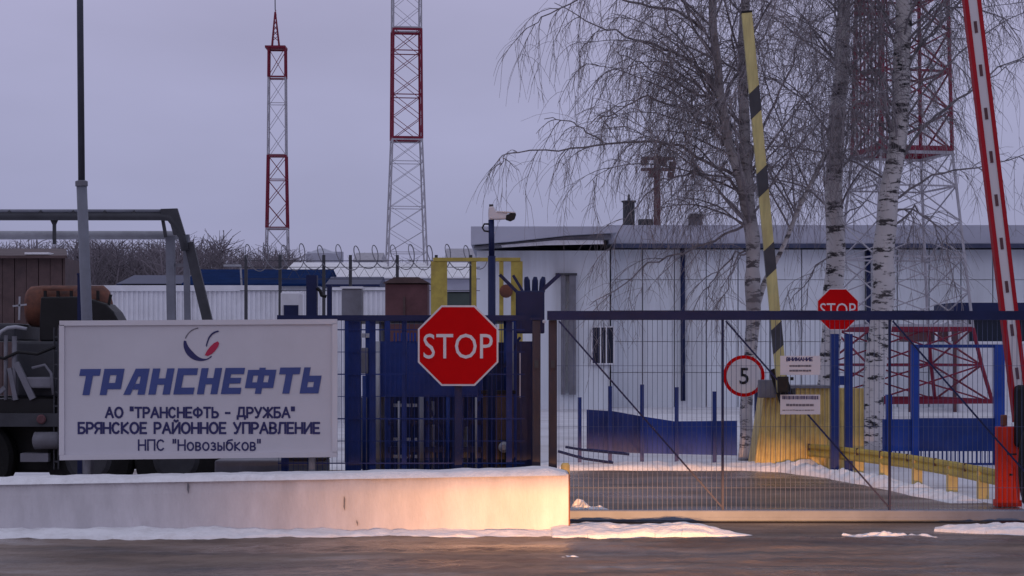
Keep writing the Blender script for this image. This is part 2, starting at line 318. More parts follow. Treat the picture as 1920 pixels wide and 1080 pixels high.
def heap(name, path, m, ns=60, nt_=14, rough=0.35, seed=0.0, parent=None, base=-0.03, freq=2.2, pw=0.55):
    # ridge of snow along a path of (x, y, half width, height)
    pts = []
    for i in range(ns + 1):
        t = i / ns * (len(path) - 1); k = min(int(t), len(path) - 2); f = t - k; f = f * f * (3 - 2 * f) * 0.5 + f * 0.5
        pts.append([path[k][j] * (1 - f) + path[k + 1][j] * f for j in range(4)])
    b = MB(); vs = []
    for i, (x, y, w, h) in enumerate(pts):
        a = pts[max(i - 1, 0)]; c = pts[min(i + 1, ns)]
        t = Vector((c[0] - a[0], c[1] - a[1], 0)).normalized(); nn = Vector((-t.y, t.x, 0))
        ww = w * (1 + 0.45 * nz(x * 1.7, y * 1.7, seed))
        for j in range(nt_ + 1):
            s = j / nt_ * 2 - 1
            prof = max(0, 1 - s * s) ** pw
            q = Vector((x, y, 0)) + nn * (s * ww)
            hh = h * prof * (1 + rough * 1.6 * nz(q.x * freq, q.y * freq, seed + 3) + rough * nz(q.x * freq * 3.1, q.y * freq * 3.1, seed + 7))
            if i in (0, ns) or j in (0, nt_): hh = 0
            vs.append((q.x, q.y, base + hh + (0.03 if 0 < j < nt_ and 0 < i < ns else 0)))
    fs = [(i * (nt_ + 1) + j, (i + 1) * (nt_ + 1) + j, (i + 1) * (nt_ + 1) + j + 1, i * (nt_ + 1) + j + 1) for i in range(ns) for j in range(nt_)]
    b.add(vs, [f[::-1] for f in fs])
    return b.build(name, m, parent, smooth=True)

# ------------------------------------------------------------------ setting: ground, road
g = MB(); g.add([(-1500, -200, 0), (1500, -200, 0), (1500, 3000, 0), (-1500, 3000, 0)], [(0, 1, 2, 3)])
tag(g.build('ground', M['ground_snow']), None, None, kind='structure')
rd = MB()
rd.add([(-30, -10, 0.004), (30, -10, 0.004), (30, 18.3, 0.004), (6.0, 19.6, 0.004), (5.4, 22.0, 0.004), (4.9, 25.0, 0.004), (4.2, 27.9, 0.004), (-6.0, 28.3, 0.004), (-6, 18.35, 0.004), (-30, 18.35, 0.004)],
       [tuple(range(10))])
# rutted ice and slush on the carriageway, same sheet
nx, ny = 250, 110; vs = []
for i in range(nx + 1):
    for j in range(ny + 1):
        x = -7.5 + 15 * i / nx; y = 12.5 + 5.6 * j / ny
        ed = min(1, i / 6, (nx - i) / 6, j / 6, (ny - j) / 6)
        h = .45 + .6 * noise.noise(Vector((x * .5 + 3, y * 1.3, 5))) + .35 * noise.noise(Vector((x * 1.5, y * 2.6, 9))) + .4 * noise.noise(Vector((x * 7, y * 8, 2)))
        vs.append((x, y, .0045 + ed * max(0, h) * .036))
rd.add(vs, [(i * (ny + 1) + j, (i + 1) * (ny + 1) + j, (i + 1) * (ny + 1) + j + 1, i * (ny + 1) + j + 1) for i in range(nx) for j in range(ny)])
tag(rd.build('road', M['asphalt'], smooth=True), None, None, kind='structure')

def snow_thing(name, path, label, **kw):
    o = heap(name, path, M['snow'], **kw); return tag(o, label, 'snow bank')
snow_thing('snow_ridge', [(-7.5, 17.9, .36, .07), (-3, 17.9, .36, .07), (-1.2, 17.9, .34, .055), (0.2, 17.92, .32, .05), (0.75, 17.9, .25, .04)],
           'low ridge of snow along the foot of the long concrete block', ns=170, nt_=18, seed=1.0, freq=3, pw=.4)
snow_thing('snow_pile', [(0.36, 18.0, .44, .07), (0.7, 18.0, .50, .10), (1.0, 17.99, .52, .09), (1.35, 17.97, .52, .10), (1.62, 17.94, .50, .125), (1.85, 17.90, .38, .085), (2.05, 17.86, .24, .05), (2.24, 17.82, .08, .02)],
           'flat pointed pile of snow lit by headlights beside the end of the concrete block', ns=130, nt_=26, seed=4.0, rough=0.2, freq=3.0, pw=0.32)
snow_thing('snow_ridge', [(-6, 28.4, .5, .10), (0, 28.4, .5, .08), (3.7, 28.2, .5, .10), (4.25, 27.6, .4, .14)],
           'thin snow bank along the far edge of the asphalt yard inside the gate', ns=90, seed=9.0)
snow_thing('snow_ridge', [(3.95, 27.9, .30, .10), (4.5, 26.3, .28, .10), (4.80, 24.8, .28, .09), (5.0, 23.3, .26, .07), (5.2, 21.8, .2, .04)],
           'lumpy snow bank along the foot of the yellow guard rail', ns=90, seed=12.0, rough=0.6, freq=3.5)
snow_thing('snow_ridge', [(4.1, 18.55, .18, .03), (4.6, 18.4, .30, .06), (5.2, 18.1, .35, .09), (6.5, 17.8, .4, .12)],
           'small snow bank lit by headlights near the black tyre', ns=80, nt_=20, seed=15.0, rough=0.6, freq=3.5, pw=.35)
snow_thing('snow_pile', [(0.53, 20.0, .1, .06), (0.75, 20.1, .22, .14), (1.0, 20.1, .15, .05), (1.4, 20.1, .08, .03)],
           'small heap of snow behind the mesh of the gate next to the guide posts', ns=40, seed=18.0, rough=0.6, freq=5)

snow_thing('snow_glint_patch', [(3.1, 17.95, .04, .02), (3.35, 17.85, .11, .04), (3.65, 17.75, .09, .035), (3.95, 17.65, .04, .015)],
           'thin streak of icy snow on the road right of the pointed snow pile', ns=70, seed=22.0, rough=0.8, freq=5, pw=.4)
snow_thing('snow_glint_patch', [(0.15, 15.95, .05, .02), (0.4, 15.9, .12, .035), (0.55, 15.8, .08, .03), (0.7, 15.8, .03, .01)],  # raised patch added in place of the lit block end's reflection
           'small pale patch added on the road for the reflection of the lit concrete block end', ns=40, seed=25.0, rough=0.8, freq=5, pw=.4)

# ------------------------------------------------------------------ long concrete block
t = thing('concrete_block', 'long low concrete block with snow on top, its right end lit by headlights', 'concrete block', (-2.9, 18.1, 0))
b = MB(); xl, xr = -6.8, X(1066, 18.1)
zr, zl = Z(889, 18.1), Z(909, 18.1) - 0.02
n_ = 60; vs = []
for i in range(n_ + 1):
    x = xl + (xr - xl) * i / n_; zt = zl + (zr - zl) * i / n_
    w = 0.006 * nz(x * 1.3, 2.0)
    for (yy, zz) in ((18.1, -0.05), (18.1, 0.1), (18.1, zt - 0.12), (18.1 + 0.02, zt), (18.68, zt), (18.7, -0.05)): vs.append((x, yy + w, zz + 0.5 * w))
fs = [(i * 6 + j, (i + 1) * 6 + j, (i + 1) * 6 + (j + 1) % 6, i * 6 + (j + 1) % 6) for i in range(n_) for j in range(6)]
fs += [(5, 4, 3, 2, 1, 0), tuple(n_ * 6 + j for j in range(6))]
b.add(vs, fs); b.build('block_body', M['concrete'], t)
cap = MB(); vs = []; ns, ntt = 140, 8
for i in range(ns + 1):
    x = xl + (xr - 0.02 - xl) * i / ns; zt = zl + (zr - zl) * i / ns
    fe = 0.02 + 0.02 * nz(x * 3, 7.0) + 0.012 * nz(x * 11, 3.0)
    for j in range(ntt + 1):
        s = j / ntt; yy = 18.1 - fe + s * (0.58 + fe)
        h = (0.040 + 0.018 * nz(x * 2.1, 1.0) + 0.012 * nz(x * 7, s * 3)) * min(1, 6 * s + 0.05) ** 0.5 * min(1, 6 * (1 - s) + 0.05) ** 0.5 * min(1, (i + 0.3) / 2, (ns - i + 0.3) / 3)
        vs.append((x, yy, zt - (0.012 if j == 0 else -0.003) + (0 if j in (0, ntt) else h)))
cap.add(vs, [(i * (ntt + 1) + j, (i + 1) * (ntt + 1) + j, (i + 1) * (ntt + 1) + j + 1, i * (ntt + 1) + j + 1) for i in range(ns) for j in range(ntt)])
cap.build('snow_cap', M['snow'], t, smooth=True)
ye = MB(); ye.box(xr + 0.003, xr + 0.014, 18.12, 18.66, 0.02, zr - 0.01); ye.build('painted_end', M['rust_orange'], t)
for (px, q0, q1) in ((645, 930, 957), (669, 975, 986), (352, 905, 925)):
    q = MB(); q.prism([(X(px, 18.1), Z(q0, 18.1)), (X(px + 2.4, 18.1), Z(q0 + 5, 18.1)), (X(px + 1.8, 18.1), Z(q1, 18.1)), (X(px - .8, 18.1), Z(q1 - 7, 18.1))], 18.085, 18.12); q.build('chip', M['mid_grey'], t)
yp = thing('marker_post', 'short yellow post top showing at the end of the concrete block', 'post', (X(1060, 18.85), 18.85, 0))
q = MB(); q.lathe((X(1060, 18.85), 18.85, 0), (0, 0, 1), [(0, .045), (Z(868, 18.85) - .02, .045), (Z(868, 18.85), .03)], 12); q.build('tube', M['yellow'], yp)
q = MB(); q.lathe((X(1060, 18.85), 18.85, 0), (0, 0, 1), [(0.0, .09), (0.02, .09)], 12); q.build('foot_plate', M['dark_grey'], yp)

# ------------------------------------------------------------------ large white company board
DS = 19.0
t = thing('entrance_sign', 'large white board on two posts with blue lettering and a round emblem', 'sign', (X(372, DS), DS, 0))
b = MB(); b.prism([(X(112, DS), Z(863, DS)), (X(632, DS), Z(857, DS)), (X(632, DS), Z(599, DS)), (X(112, DS), Z(602, DS))], DS, DS + 0.05); b.build('board', M['sign_face'], t)
def rim(p0, q0, p1, q1):
    return MB().bar(P(p0, q0, DS - .008), P(p1, q1, DS - .008), 0.05, 0.03)
for a in ((112, 606, 632, 603), (112, 858, 632, 852)): rim(*a).build('frame_rail', M['sign_white'], t)
for a in ((116, 609.5, 116, 853.5), (628, 607, 628, 848)): rim(*a).build('frame_rail', M['sign_white'], t)
for px in (163, 585):
    q = MB(); q.lathe((X(px, DS + .12), DS + .12, 0), (0, 0, 1), [(0, .035), (Z(610, DS + .12), .035)], 12); q.build('post', M['galv'], t, smooth=True)
yf = DS - 0.004
LET = {  # non-overlapping boxes on a unit cell
 'Т': [(0, .74, 1, 1), (.33, 0, .67, .74)],
 'Р': [(0, 0, .34, 1), (.34, .76, 1, 1), (.66, .46, 1, .76), (.34, .22, 1, .46)],
 'Н': [(0, 0, .34, 1), (.66, 0, 1, 1), (.34, .38, .66, .62)],
 'С': [(0, 0, .34, 1), (.34, .74, 1, 1), (.34, 0, 1, .26)],
 'Е': [(0, 0, .34, 1), (.34, .76, 1, 1), (.34, .40, .9, .62), (.34, 0, 1, .24)],
 'Ф': [(.39, 0, .61, 1), (0, .22, .22, .92), (.78, .22, 1, .92), (.22, .70, .39, .92), (.22, .22, .39, .44), (.61, .70, .78, .92), (.61, .22, .78, .44)],
 'Ь': [(0, 0, .34, 1), (.34, .44, 1, .68), (.66, .24, 1, .44), (.34, 0, 1, .24)]}
word = 'ТРАНСНЕФТЬ'
wd = [1.0, .98, 1.05, 1.05, .98, 1.0, .95, 1.38, 1.0, .92]; gap = 0.17
tot = sum(wd) + gap * 9; x0, x1 = 142, 606
b = MB(); cx = 0.0
for ch, w in zip(word, wd):
    for_poly = []
    if ch == 'А':
        for_poly = [[(0, 0), (.36, 0), (.62, .74), (.62, 1), (.42, 1)], [(.62, .74), (.64, 0), (1, 0), (1, 1), (.62, 1)], [(.445, .24), (.635, .24), (.632, .44), (.515, .44)]]
        for_poly = [[(0, 0), (.33, 0), (.55, .70), (.55, 1), (.36, 1)], [(.55, .70), (.66, .70), (.66, 0), (1, 0), (1, 1), (.55, 1)], [(.41, .20), (.66, .20), (.66, .42), (.478, .42)]]
    else:
        for_poly = [[(a, c), (d, c), (d, e_), (a, e_)] for a, c, d, e_ in LET[ch]]
    for pl in for_poly:
        pp = []
        for (u, v) in pl:
            uu = (cx + u * w) / tot; px = x0 + uu * (x1 - x0 - 9) + v * 9
            py = 741 - 49 * v - (uu * 3.5)
            pp.append((X(px, yf), Z(py, yf)))
        b.prism(pp, yf - .004, yf)
    cx += w + gap
b.build('headline_lettering', M['ink_blue'], t)
# letter outline strip in pale blue above the headline: keeps the raised look
stroke_text('small_lettering', 'АО "ТРАНСНЕФТЬ - ДРУЖБА"', M['ink_dark'], t, X(375, yf), Z(773.5, yf), yf, X(552, yf) - X(199, yf), Z(765, yf) - Z(783, yf), .021)
stroke_text('small_lettering', 'БРЯНСКОЕ РАЙОННОЕ УПРАВЛЕНИЕ', M['ink_dark'], t, X(373, yf), Z(802.5, yf), yf, X(599, yf) - X(148, yf), Z(793, yf) - Z(812, yf), .022)
stroke_text('small_lettering', 'НПС "Новозыбков"', M['ink_dark'], t, X(374, yf), Z(834.5, yf), yf, X(488, yf) - X(260, yf), Z(825, yf) - Z(844, yf), .016)
def arc_band(cxp, cyp, r0f, r1f, a0, a1, n=24, y=yf):
    vs = []; 
    for i in range(n + 1):
        f = i / n; a = R(a0 + (a1 - a0) * f)
        for r in (r0f(f), r1f(f)):
            px = cxp + r * math.cos(a); py = cyp - r * math.sin(a); vs.append((X(px, y), y, Z(py, y)))
    return MB().add(vs, [(2 * i, 2 * i + 1, 2 * i + 3, 2 * i + 2) for i in range(n)])
arc_band(376, 645, lambda f: 31.5 - 1.5 - 9.5 * math.sin(math.pi * min(1, .12 + f)) ** 1.3, lambda f: 32.0, 168, 312, 32).build('emblem_crescent', M['ink_dark'], t)
arc_band(376, 645, lambda f: 29.2, lambda f: 31.2, 98, 160).build('emblem_arc', M['ink_grey'], t)
MB().prism([(X(a, yf), Z(c, yf)) for a, c in ((384, 666), (388, 658), (394, 650), (401, 643.5), (408, 640), (411, 643), (409, 650), (404, 657), (398, 663), (390, 667.5))], yf - .003, yf).build('emblem_flame', M['ink_red'], t)
st = [(386, 648), (388, 640), (391, 632), (396, 625.5), (402, 621.5), (409, 619.5)]
MB().prism([(X(a, yf), Z(c, yf)) for a, c in st] + [(X(a + 1.8, yf), Z(c + 2.4, yf)) for a, c in st[::-1]], yf - .003, yf).build('emblem_stroke', M['ink_dark'], t)

# ------------------------------------------------------------------ tall lamp pole beside the board
DL = 20.2
t = thing('lamp_pole', 'tall galvanised steel pole rising behind the left part of the white board', 'pole', (X(163, DL), DL, 0))
b = MB(); b.tube([(X(166, DL), DL, 0), P(163, 600, DL), P(153, 345, DL)], [.062, .058, .055], 14); b.build('lower_shaft', M['pole'], t, smooth=True)
b = MB(); b.tube([P(153, 346, DL), P(150, 0, DL), P(147, -420, DL)], [.036, .034, .030], 12); b.build('upper_shaft', M['pole_dark'], t, smooth=True)
b = MB(); b.lathe(P(153, 349, DL), (-.03, 0, 1), [(0, .066), (.05, .066), (.06, .045)], 14); b.build('collar', M['mid_grey'], t)
b = MB(); b.lathe((X(166, DL), DL, 0), (0, 0, 1), [(0, .16), (.03, .16)], 14); b.build('base_flange', M['galv'], t)
b = MB(); b.tube([P(147, -420, DL), P(147, -520, DL), P(175, -545, DL), P(235, -550, DL)], .025, 8); b.build('arm', M['galv'], t)
b = MB(); b.box(X(225, DL), X(300, DL), DL - .1, DL + .1, Z(-545, DL), Z(-565, DL)); b.build('lamp_head', M['mid_grey'], t, bevel=.02)
t = thing('fence_post', 'narrow dark blue post standing against the galvanised pole', 'post', (X(151, 20.6), 20.6, 0))
MB().pbox(145, 516, 158, 900, 20.6, .08).build('shaft', M['navy'], t)
MB().pbox(144, 512, 159, 516, 20.59, .1).build('cap', M['navy'], t)

# ------------------------------------------------------------------ dark heavy truck behind the board (left)
DT = 22.0
t = thing('tank_truck', 'dark heavy truck with rusty orange tank and pale pipes, half hidden behind the white board', 'truck', (X(150, DT), DT, 0))
b = MB(); b.pbox(-160, 748, 400, 775, DT, 0.14); b.box(X(-160, DT), X(400, DT), DT + 1.6, DT + 1.74, Z(775, DT), Z(748, DT))
for px in (-60, 90, 240, 380): b.box(X(px, DT), X(px, DT) + .12, DT + .14, DT + 1.6, Z(772, DT), Z(752, DT))
b.build('chassis', M['black'], t)
for px in (-60, 165, 330):
    w = thing_w = MB(); c = Vector((X(px, DT), DT + .02, .5))
    w.lathe(c, (0, 1, 0), [(0, .3), (.03, .46), (.08, .5), (.27, .5), (.32, .46), (.35, .3)], 28)
    wo = w.build('wheel', M['rubber'], t, smooth=False)
    MB().lathe(c, (0, 1, 0), [(-.02, .12), (-.025, .22), (.0, .27)], 20).build('rim', M['dark_grey'], wo)
b = MB(); b.pbox(30, 640, 106, 745, DT + .2, 1.3); b.pbox(-90, 606, 28, 640, DT + .25, 1.2); b.build('engine_housing', M['dark_grey'], t, bevel=.03)
b = MB(); b.lathe(P(50, 575, DT + .9), (1, 0, 0), [(0, .08), (.02, .20), (.06, .24), (.20, .255), (.92, .255), (.98, .20), (1.02, .08)], 28); b.build('tank', M['rust_orange'], t, smooth=True)
b = MB(); b.prism([PX(x_, y_, DT + .5) for x_, y_ in ((76, 600), (78, 557), (150, 556), (176, 562), (200, 570), (214, 584), (226, 606), (210, 640), (76, 640))], DT + .45, DT + 1.0); b.build('tank_cradle', M['black'], t, bevel=.02)
for px in (84, 108, 133, 183): MB().pbox(px - 2.5, 545, px + 2.5, 562, DT + .6, .04).build('stanchion', M['black'], t)
b = MB(); b.bar(P(203, 575, DT + .6), P(208, 552, DT + .6), .03); b.build('stanchion', M['black'], t)
b = MB(); b.pbox(80, 541, 136, 545.5, DT + .6, .05); b.build('walkway_rail', M['rust_orange'], t)
b = MB(); b.tube([P(-8, 640, DT - .05), P(2, 622, DT - .05), P(14, 615, DT - .05), P(30, 613, DT - .05), P(50, 617, DT - .05)], .022, 8); b.build('hose', M['galv'], t, smooth=True)
for px, r in ((11, .022), (27, .028)):
    MB().tube([P(px, 622 + r * 300, DT - .02), P(px, 750, DT - .02)], r, 10).build('pipe', M['mid_grey'], t, smooth=True)
b = MB(); b.bar(P(30, 680, DT - .03), P(62, 748, DT - .03), .07, .05); b.bar(P(18, 690, DT - .03), P(30, 750, DT - .03), .05, .05); b.bar(P(-6, 740, DT - .03), P(10, 726, DT - .03), .05, .05); b.build('strut', M['mid_grey'], t)
b = MB(); b.pbox(44, 707, 98, 728, DT - .04, .2); b.build('valve_box', M['mid_grey'], t, bevel=.02)
MB().pbox(176, 776, 398, 880, DT + .36, .9).build('fuel_tank', M['black'], t, bevel=.03)
MB().pbox(-150, 776, 150, 886, DT + .4, .9).build('underbody', M['black'], t, bevel=.03)
MB().pbox(112, 640, 230, 748, DT + .3, 1.0).build('deck_locker', M['dark_grey'], t, bevel=.03)
b = MB(); b.pbox(-40, 775, 110, 800, DT - .06, .4); b.build('side_guard', M['dark_grey'], t)
b = MB(); b.pbox(38, 850, 90, 866, DT - .1, .25); b.build('step_plate', M['mid_grey'], t)
MB().lathe(P(62, 826, DT - .05), (1, 0, 0), [(0, .05), (.02, .10), (.28, .10), (.30, .05)], 16).build('air_tank', M['mid_grey'], t, smooth=True)
MB().tube([P(-20, 668, DT - .06), P(8, 672, DT - .06), P(34, 660, DT - .06), P(70, 664, DT - .06), P(104, 650, DT - .06)], .018, 8).build('hose', M['black'], t, smooth=True)
MB().tube([P(60, 690, DT - .06), P(84, 684, DT - .06), P(96, 700, DT - .06), P(100, 740, DT - .06)], .016, 8).build('hose', M['mid_grey'], t, smooth=True)
MB().lathe(P(78, 786, DT - .07), (0, -1, 0), [(0, .05), (.02, .055), (.03, .04)], 16).build('tail_lamp', M['red_brown'], t)
b = MB(); b.pbox(100, 614, 102, 880, DT - .05, .05); b.pbox(108, 614, 110, 880, DT - .05, .05)
for k in range(10): b.pbox(102, 630 + k * 26, 108, 633 + k * 26, DT - .045, .03)
b.build('ladder', M['dark_grey'], t)
b = MB(); b.bar(P(24, 574, DT + .3), P(50, 571, DT + .3), .02); b.bar(P(37, 556, DT + .3), P(36, 600, DT + .3), .02); b.build('valve_handle', M['galv'], t)

t = thing('concrete_slab', 'grey concrete slab on edge under the right half of the white board', 'concrete slab', (X(505, 20), 20.0, 0))
MB().pbox(402, 863, 610, 900, 20.0, .5).build('slab', M['mid_grey'], t, bevel=.02)
MB().pbox(536, 858, 612, 862, 19.98, .5).build('edge_angle', M['dark_grey'], t)

# ------------------------------------------------------------------ pipe trestle behind
DP = 30.0
t = thing('pipe_trestle', 'grey steel trestle carrying two pipes high above the yard', 'pipe rack', (X(330, DP), DP, 0))
gm = M['mid_grey']
MB().tube([P(-250, 396, DP), P(334, 396, DP)], .03, 8).build('upper_rail', M['pole'], t, smooth=True)
MB().tube([P(-250, 406, DP), P(300, 406, DP), P(318, 408, DP), P(332, 425, DP), P(342, 445, DP), P(347, 470, DP)], .062, 12).build('upper_pipe', M['dark_grey'], t, smooth=True)
MB().tube([P(-250, 441, DP + .5), P(346, 441, DP + .5)], .07, 12).build('lower_pipe', M['galv'], t, smooth=True)
b = MB(); b.prism([PX(x_, y_, DP) for x_, y_ in ((302, 392), (333, 391), (348, 440), (326, 441), (318, 412), (304, 408))], DP - .05, DP + .02); b.build('gusset_plate', M['dark_grey'], t)
for px in (14, 73, 134, 193, 248): MB().bar(P(px - 4, 405, DP - .02), P(px + 6, 396, DP - .02), .05, .03).build('clamp', M['dark_grey'], t)
b = MB(); b.bar(P(102, 410, DP + .1), P(102, 458, DP + .1), .05); b.bar(P(95, 410, DP + .1), P(102, 424, DP + .1), .03); b.bar(P(108, 410, DP + .1), P(102, 424, DP + .1), .03)
b.build('hanger', M['dark_grey'], t); MB().bar(P(305, 410, DP + .1), P(311, 445, DP + .1), .05).build('hanger', M['dark_grey'], t)
for px, q0, w in ((319, 442, .13), (349, 440, .09)):
    MB().bar(P(px, q0, DP + .25), (X(px + 2, DP), DP + .25, 0), w, w).build('leg', M['pole'], t)
MB().bar(P(354, 455, DP + .1), (X(452, DP), DP + .1, 0), .15, .1).build('raking_leg', M['dark_grey'], t)
for px in (-190,): MB().bar(P(px, 442, DP + .25), (X(px, DP), DP + .25, 0), .13, .13).build('leg', M['mid_grey'], t)
MB().bar(P(312, 497, DP + .25), P(362, 497, DP + .25), .05).build('cross_beam', M['mid_grey'], t)

# ------------------------------------------------------------------ brown barn at far left
DB = 48.0
t = thing('barn', 'dark brown timber clad barn behind the truck and the pipe trestle', 'building', (X(0, DB), DB + 3, 0))
b = MB(); x0 = X(-420, DB); x1 = X(122, DB); k = 0
while x0 + k * .3 < x1:
    a = x0 + k * .3; b.box(a, min(a + .285, x1), DB - (.02 if k % 2 else 0), DB + 2.0, 0, Z(484, DB)); k += 1
b.build('wall', M['brown'], t)
b = MB(); b.add([P(-440, 484, DB - .3), P(126, 484, DB - .3), P(124, 470, DB + 2.2), P(-440, 470, DB + 2.2), P(-440, 479, DB - .3), P(126, 479, DB - .3), P(124, 466, DB + 2.2), P(-440, 466, DB + 2.2)],
      [(0, 3, 2, 1), (4, 5, 6, 7), (0, 1, 5, 4), (1, 2, 6, 5), (2, 3, 7, 6), (3, 0, 4, 7)]); b.build('roof', M['brown'], t)
b = MB(); b.pbox(46, 473, 92, 477, DB - .2, .5); b.build('roof_snow', M['snow'], t)

# ------------------------------------------------------------------ white profiled-sheet fence
DF = 45.0
t = thing('sheet_fence', 'white ribbed sheet metal fence behind the trestle and the white board', 'fence', (X(440, DF), DF, 0))
def ribbed(b, xa, xb, D, z0, z1, per=.115, dep=.03):
    pts = []; x = xa
    while x < xb:
        for dx, dy in ((0, 0), (.30 * per, 0), (.42 * per, dep), (.88 * per, dep), (1.0 * per, 0)):
            pts.append((x + dx, D - dy + dep))
        x += per
    vs = []
    for (px_, py_) in pts: vs += [(px_, py_, z0), (px_, py_, z1)]
    b.add(vs, [(2 * i, 2 * i + 2, 2 * i + 3, 2 * i + 1) for i in range(len(pts) - 1)])
b = MB(); ribbed(b, X(150, DF), X(722, DF), DF, 0.05, Z(546, DF)); b.build('panel', M['white_metal'], t)
b = MB(); b.box(X(150, DF), X(522, DF), DF - .06, DF + .06, Z(546, DF) + .003, Z(535, DF)); b.build('top_rail', M['white_metal'], t)
b = MB(); b.box(X(613, DF), X(722, DF), DF - .06, DF + .06, Z(546, DF) + .003, Z(539, DF)); b.build('top_rail', M['white_metal'], t)
for px in (160, 250, 345, 440, 530, 622, 712): MB().box(X(px, DF), X(px, DF) + .08, DF + .05, DF + .13, 0, Z(541, DF)).build('post', M['galv'], t)

# blue-roofed shed
DR = 55.0
t = thing('blue_roof_shed', 'long low shed with dark blue metal roof behind the white ribbed fence', 'building', (X(430, DR), DR + 2, 0))
MB().box(X(225, DR), X(598, DR), DR + .3, DR + 6, 0, Z(532, DR)).build('wall', M['wall'], t)
def gable(xa, xb, D, qe, qr, dep):
    b = MB(); th = .06; ze = Z(qe, D); zr = Z(qr, D + dep)
    b.add([(xa, D, ze), (xb, D, ze), (xb, D + dep, zr), (xa, D + dep, zr), (xb, D + 2 * dep, ze), (xa, D + 2 * dep, ze),
           (xa, D, ze - th), (xb, D, ze - th), (xb, D + 2 * dep, ze - th), (xa, D + 2 * dep, ze - th)],
          [(0, 1, 2, 3), (3, 2, 4, 5), (6, 7, 1, 0), (5, 4, 8, 9), (0, 3, 5, 9, 6), (1, 7, 8, 4, 2), (6, 9, 8, 7)])
    return b
gable(X(340, DR), X(606, DR), DR, 532, 505, 3.2).build('roof', M['roof_blue'], t)
gable(X(214, DR), X(339, DR), DR + .3, 532, 516, 2.6).build('roof', M['navy'], t)
b = MB(); b.box(X(420, DR), X(452, DR), DR - .1, DR + .05, Z(500, DR), Z(496, DR)); b.tube([P(451, 498, DR), P(453, 536, DR)], .03, 6); b.build('vent_pipe', M['galv'], t)
t = thing('blue_roof_kiosk', 'small white kiosk with narrow dark blue roof near the lattice mast', 'building', (X(662, 50), 50, 0))
MB().box(X(616, 50), X(706, 50), 50.2, 53, 0, Z(534, 50)).build('wall', M['white_metal'], t)
gable(X(610, 50), X(712, 50), 50, 533, 519, 1.6).build('roof', M['navy'], t)
t = thing('blue_post', 'stout dark blue post with a curved bracket beside the end of the blue roofed shed', 'post', (X(588, 24), 24, 0))
MB().pbox(574, 516, 594, 700, 24, .14).build('shaft', M['navy'], t)
MB().tube([P(594, 540, 24), P(600, 545, 24), P(603, 554, 24), P(612, 556, 24)], .022, 8).build('bracket', M['black'], t)
MB().pbox(613, 535, 622, 700, 24, .06).build('brace_post', M['navy'], t)
t = thing('grey_cabinet', 'tall grey equipment cabinet in front of the small white kiosk', 'cabinet', (X(660, 30), 30, 0))
MB().pbox(640, 541, 678, 600, 30, .4).build('body', M['mid_grey'], t, bevel=.03)
MB().pbox(646, 600, 672, 867, 30.05, .2).build('pedestal', M['dark_grey'], t)
MB().pbox(638, 537, 680, 541, 29.97, .46).build('lid', M['white_metal'], t)
t = thing('white_cabinet', 'small white cabinet with a dark hatch above the right corner of the white board', 'cabinet', (X(547, 26), 26, 0))
MB().pbox(526, 548, 562, 602, 26, .4).build('body', M['white_metal'], t, bevel=.02)
MB().pbox(532, 572, 559, 597, 25.97, .03).build('hatch', M['navy'], t)
MB().pbox(536, 602, 552, 895, 26.05, .2).build('pedestal', M['dark_grey'], t)

# snow-covered long store and small far tanks
t = thing('snowy_store', 'long low store with snow covered roof far behind the razor wire', 'building', (X(640, 85), 85, 0))
MB().box(X(530, 85), X(905, 85), 85.4, 96, 0, Z(519, 85)).build('wall', M['wall2'], t)
gable(X(524, 85), X(910, 85), 85, 519, 492, 5.5).build('roof', M['snow'], t)
t = thing('storage_tank', 'pale grey round storage tank on the skyline left of the tall lattice mast', 'tank', (X(605, 150), 150, 0))
MB().lathe((X(604, 150), 150, 0), (0, 0, 1), [(0, 1.3), (Z(476, 150), 1.3), (Z(466, 150), .2)], 24).build('shell', M['wall2'], t, smooth=False)
MB().box(X(572, 150), X(640, 150), 151.5, 152, 0, Z(470, 150)).build('wall', M['wall2'], t)
t = thing('far_house', 'small pale house with snowy gable far behind the lattice mast', 'building', (X(680, 140), 140, 0))
MB().box(X(664, 140), X(712, 140), 140.2, 146, 0, Z(486, 140)).build('wall', M['wall2'], t)
gable(X(662, 140), X(715, 140), 140, 487, 474, 3).build('roof', M['mast_white'], t)
t = thing('far_house', 'pale house with snowy roof far behind the yellow frame', 'building', (X(860, 140), 140, 0))
MB().box(X(838, 140), X(896, 140), 140.2, 146, 0, Z(482, 140)).build('wall', M['wall2'], t)
gable(X(834, 140), X(900, 140), 140, 483, 466, 3).build('roof', M['mast_white'], t)

# ------------------------------------------------------------------ razor-wire fence
DW = 38.0
t = thing('razor_wire_fence', 'wire fence topped with loops of razor wire in front of the masts', 'fence', (X(660, DW), DW, 0))
for i, px in enumerate((458, 522, 604, 654, 742, 815, 880)):
    MB().box(X(px, DW), X(px, DW) + .06, DW, DW + .06, 0, Z(478, DW)).build('post', M['dark_grey'], t)
b = MB()
for qy in (489, 501, 523, 545): b.tube([P(450, qy, DW + .03), P(900, qy, DW + .03)], .009, 4)
zz = []
px = 540; k = 0
while px < 900: zz.append(P(px, 503 if k % 2 else 521, DW + .05)); px += 11; k += 1
b.tube(zz, .008, 4); b.build('strand', M['dark_grey'], t)
rng = random.Random(3); b = MB(); pts = []
turns = 13; per = 24
for i in range(turns * per + 1):
    a = 2 * math.pi * i / per; f = i / (turns * per); rr = .25 * (1 + .22 * nz(i * .13, 1.0))
    c = P(455 + (900 - 455) * f, 482, DW + .03)
    pts.append(c + Vector((math.cos(a) * rr * .55, math.sin(a) * .12, -math.cos(a + 1.2) * rr * 1.0 + .03 * nz(i * .07, 4.0))))
b.tube(pts, .011, 4, cap=False); b.build('razor_coil', M['mid_grey'], t)

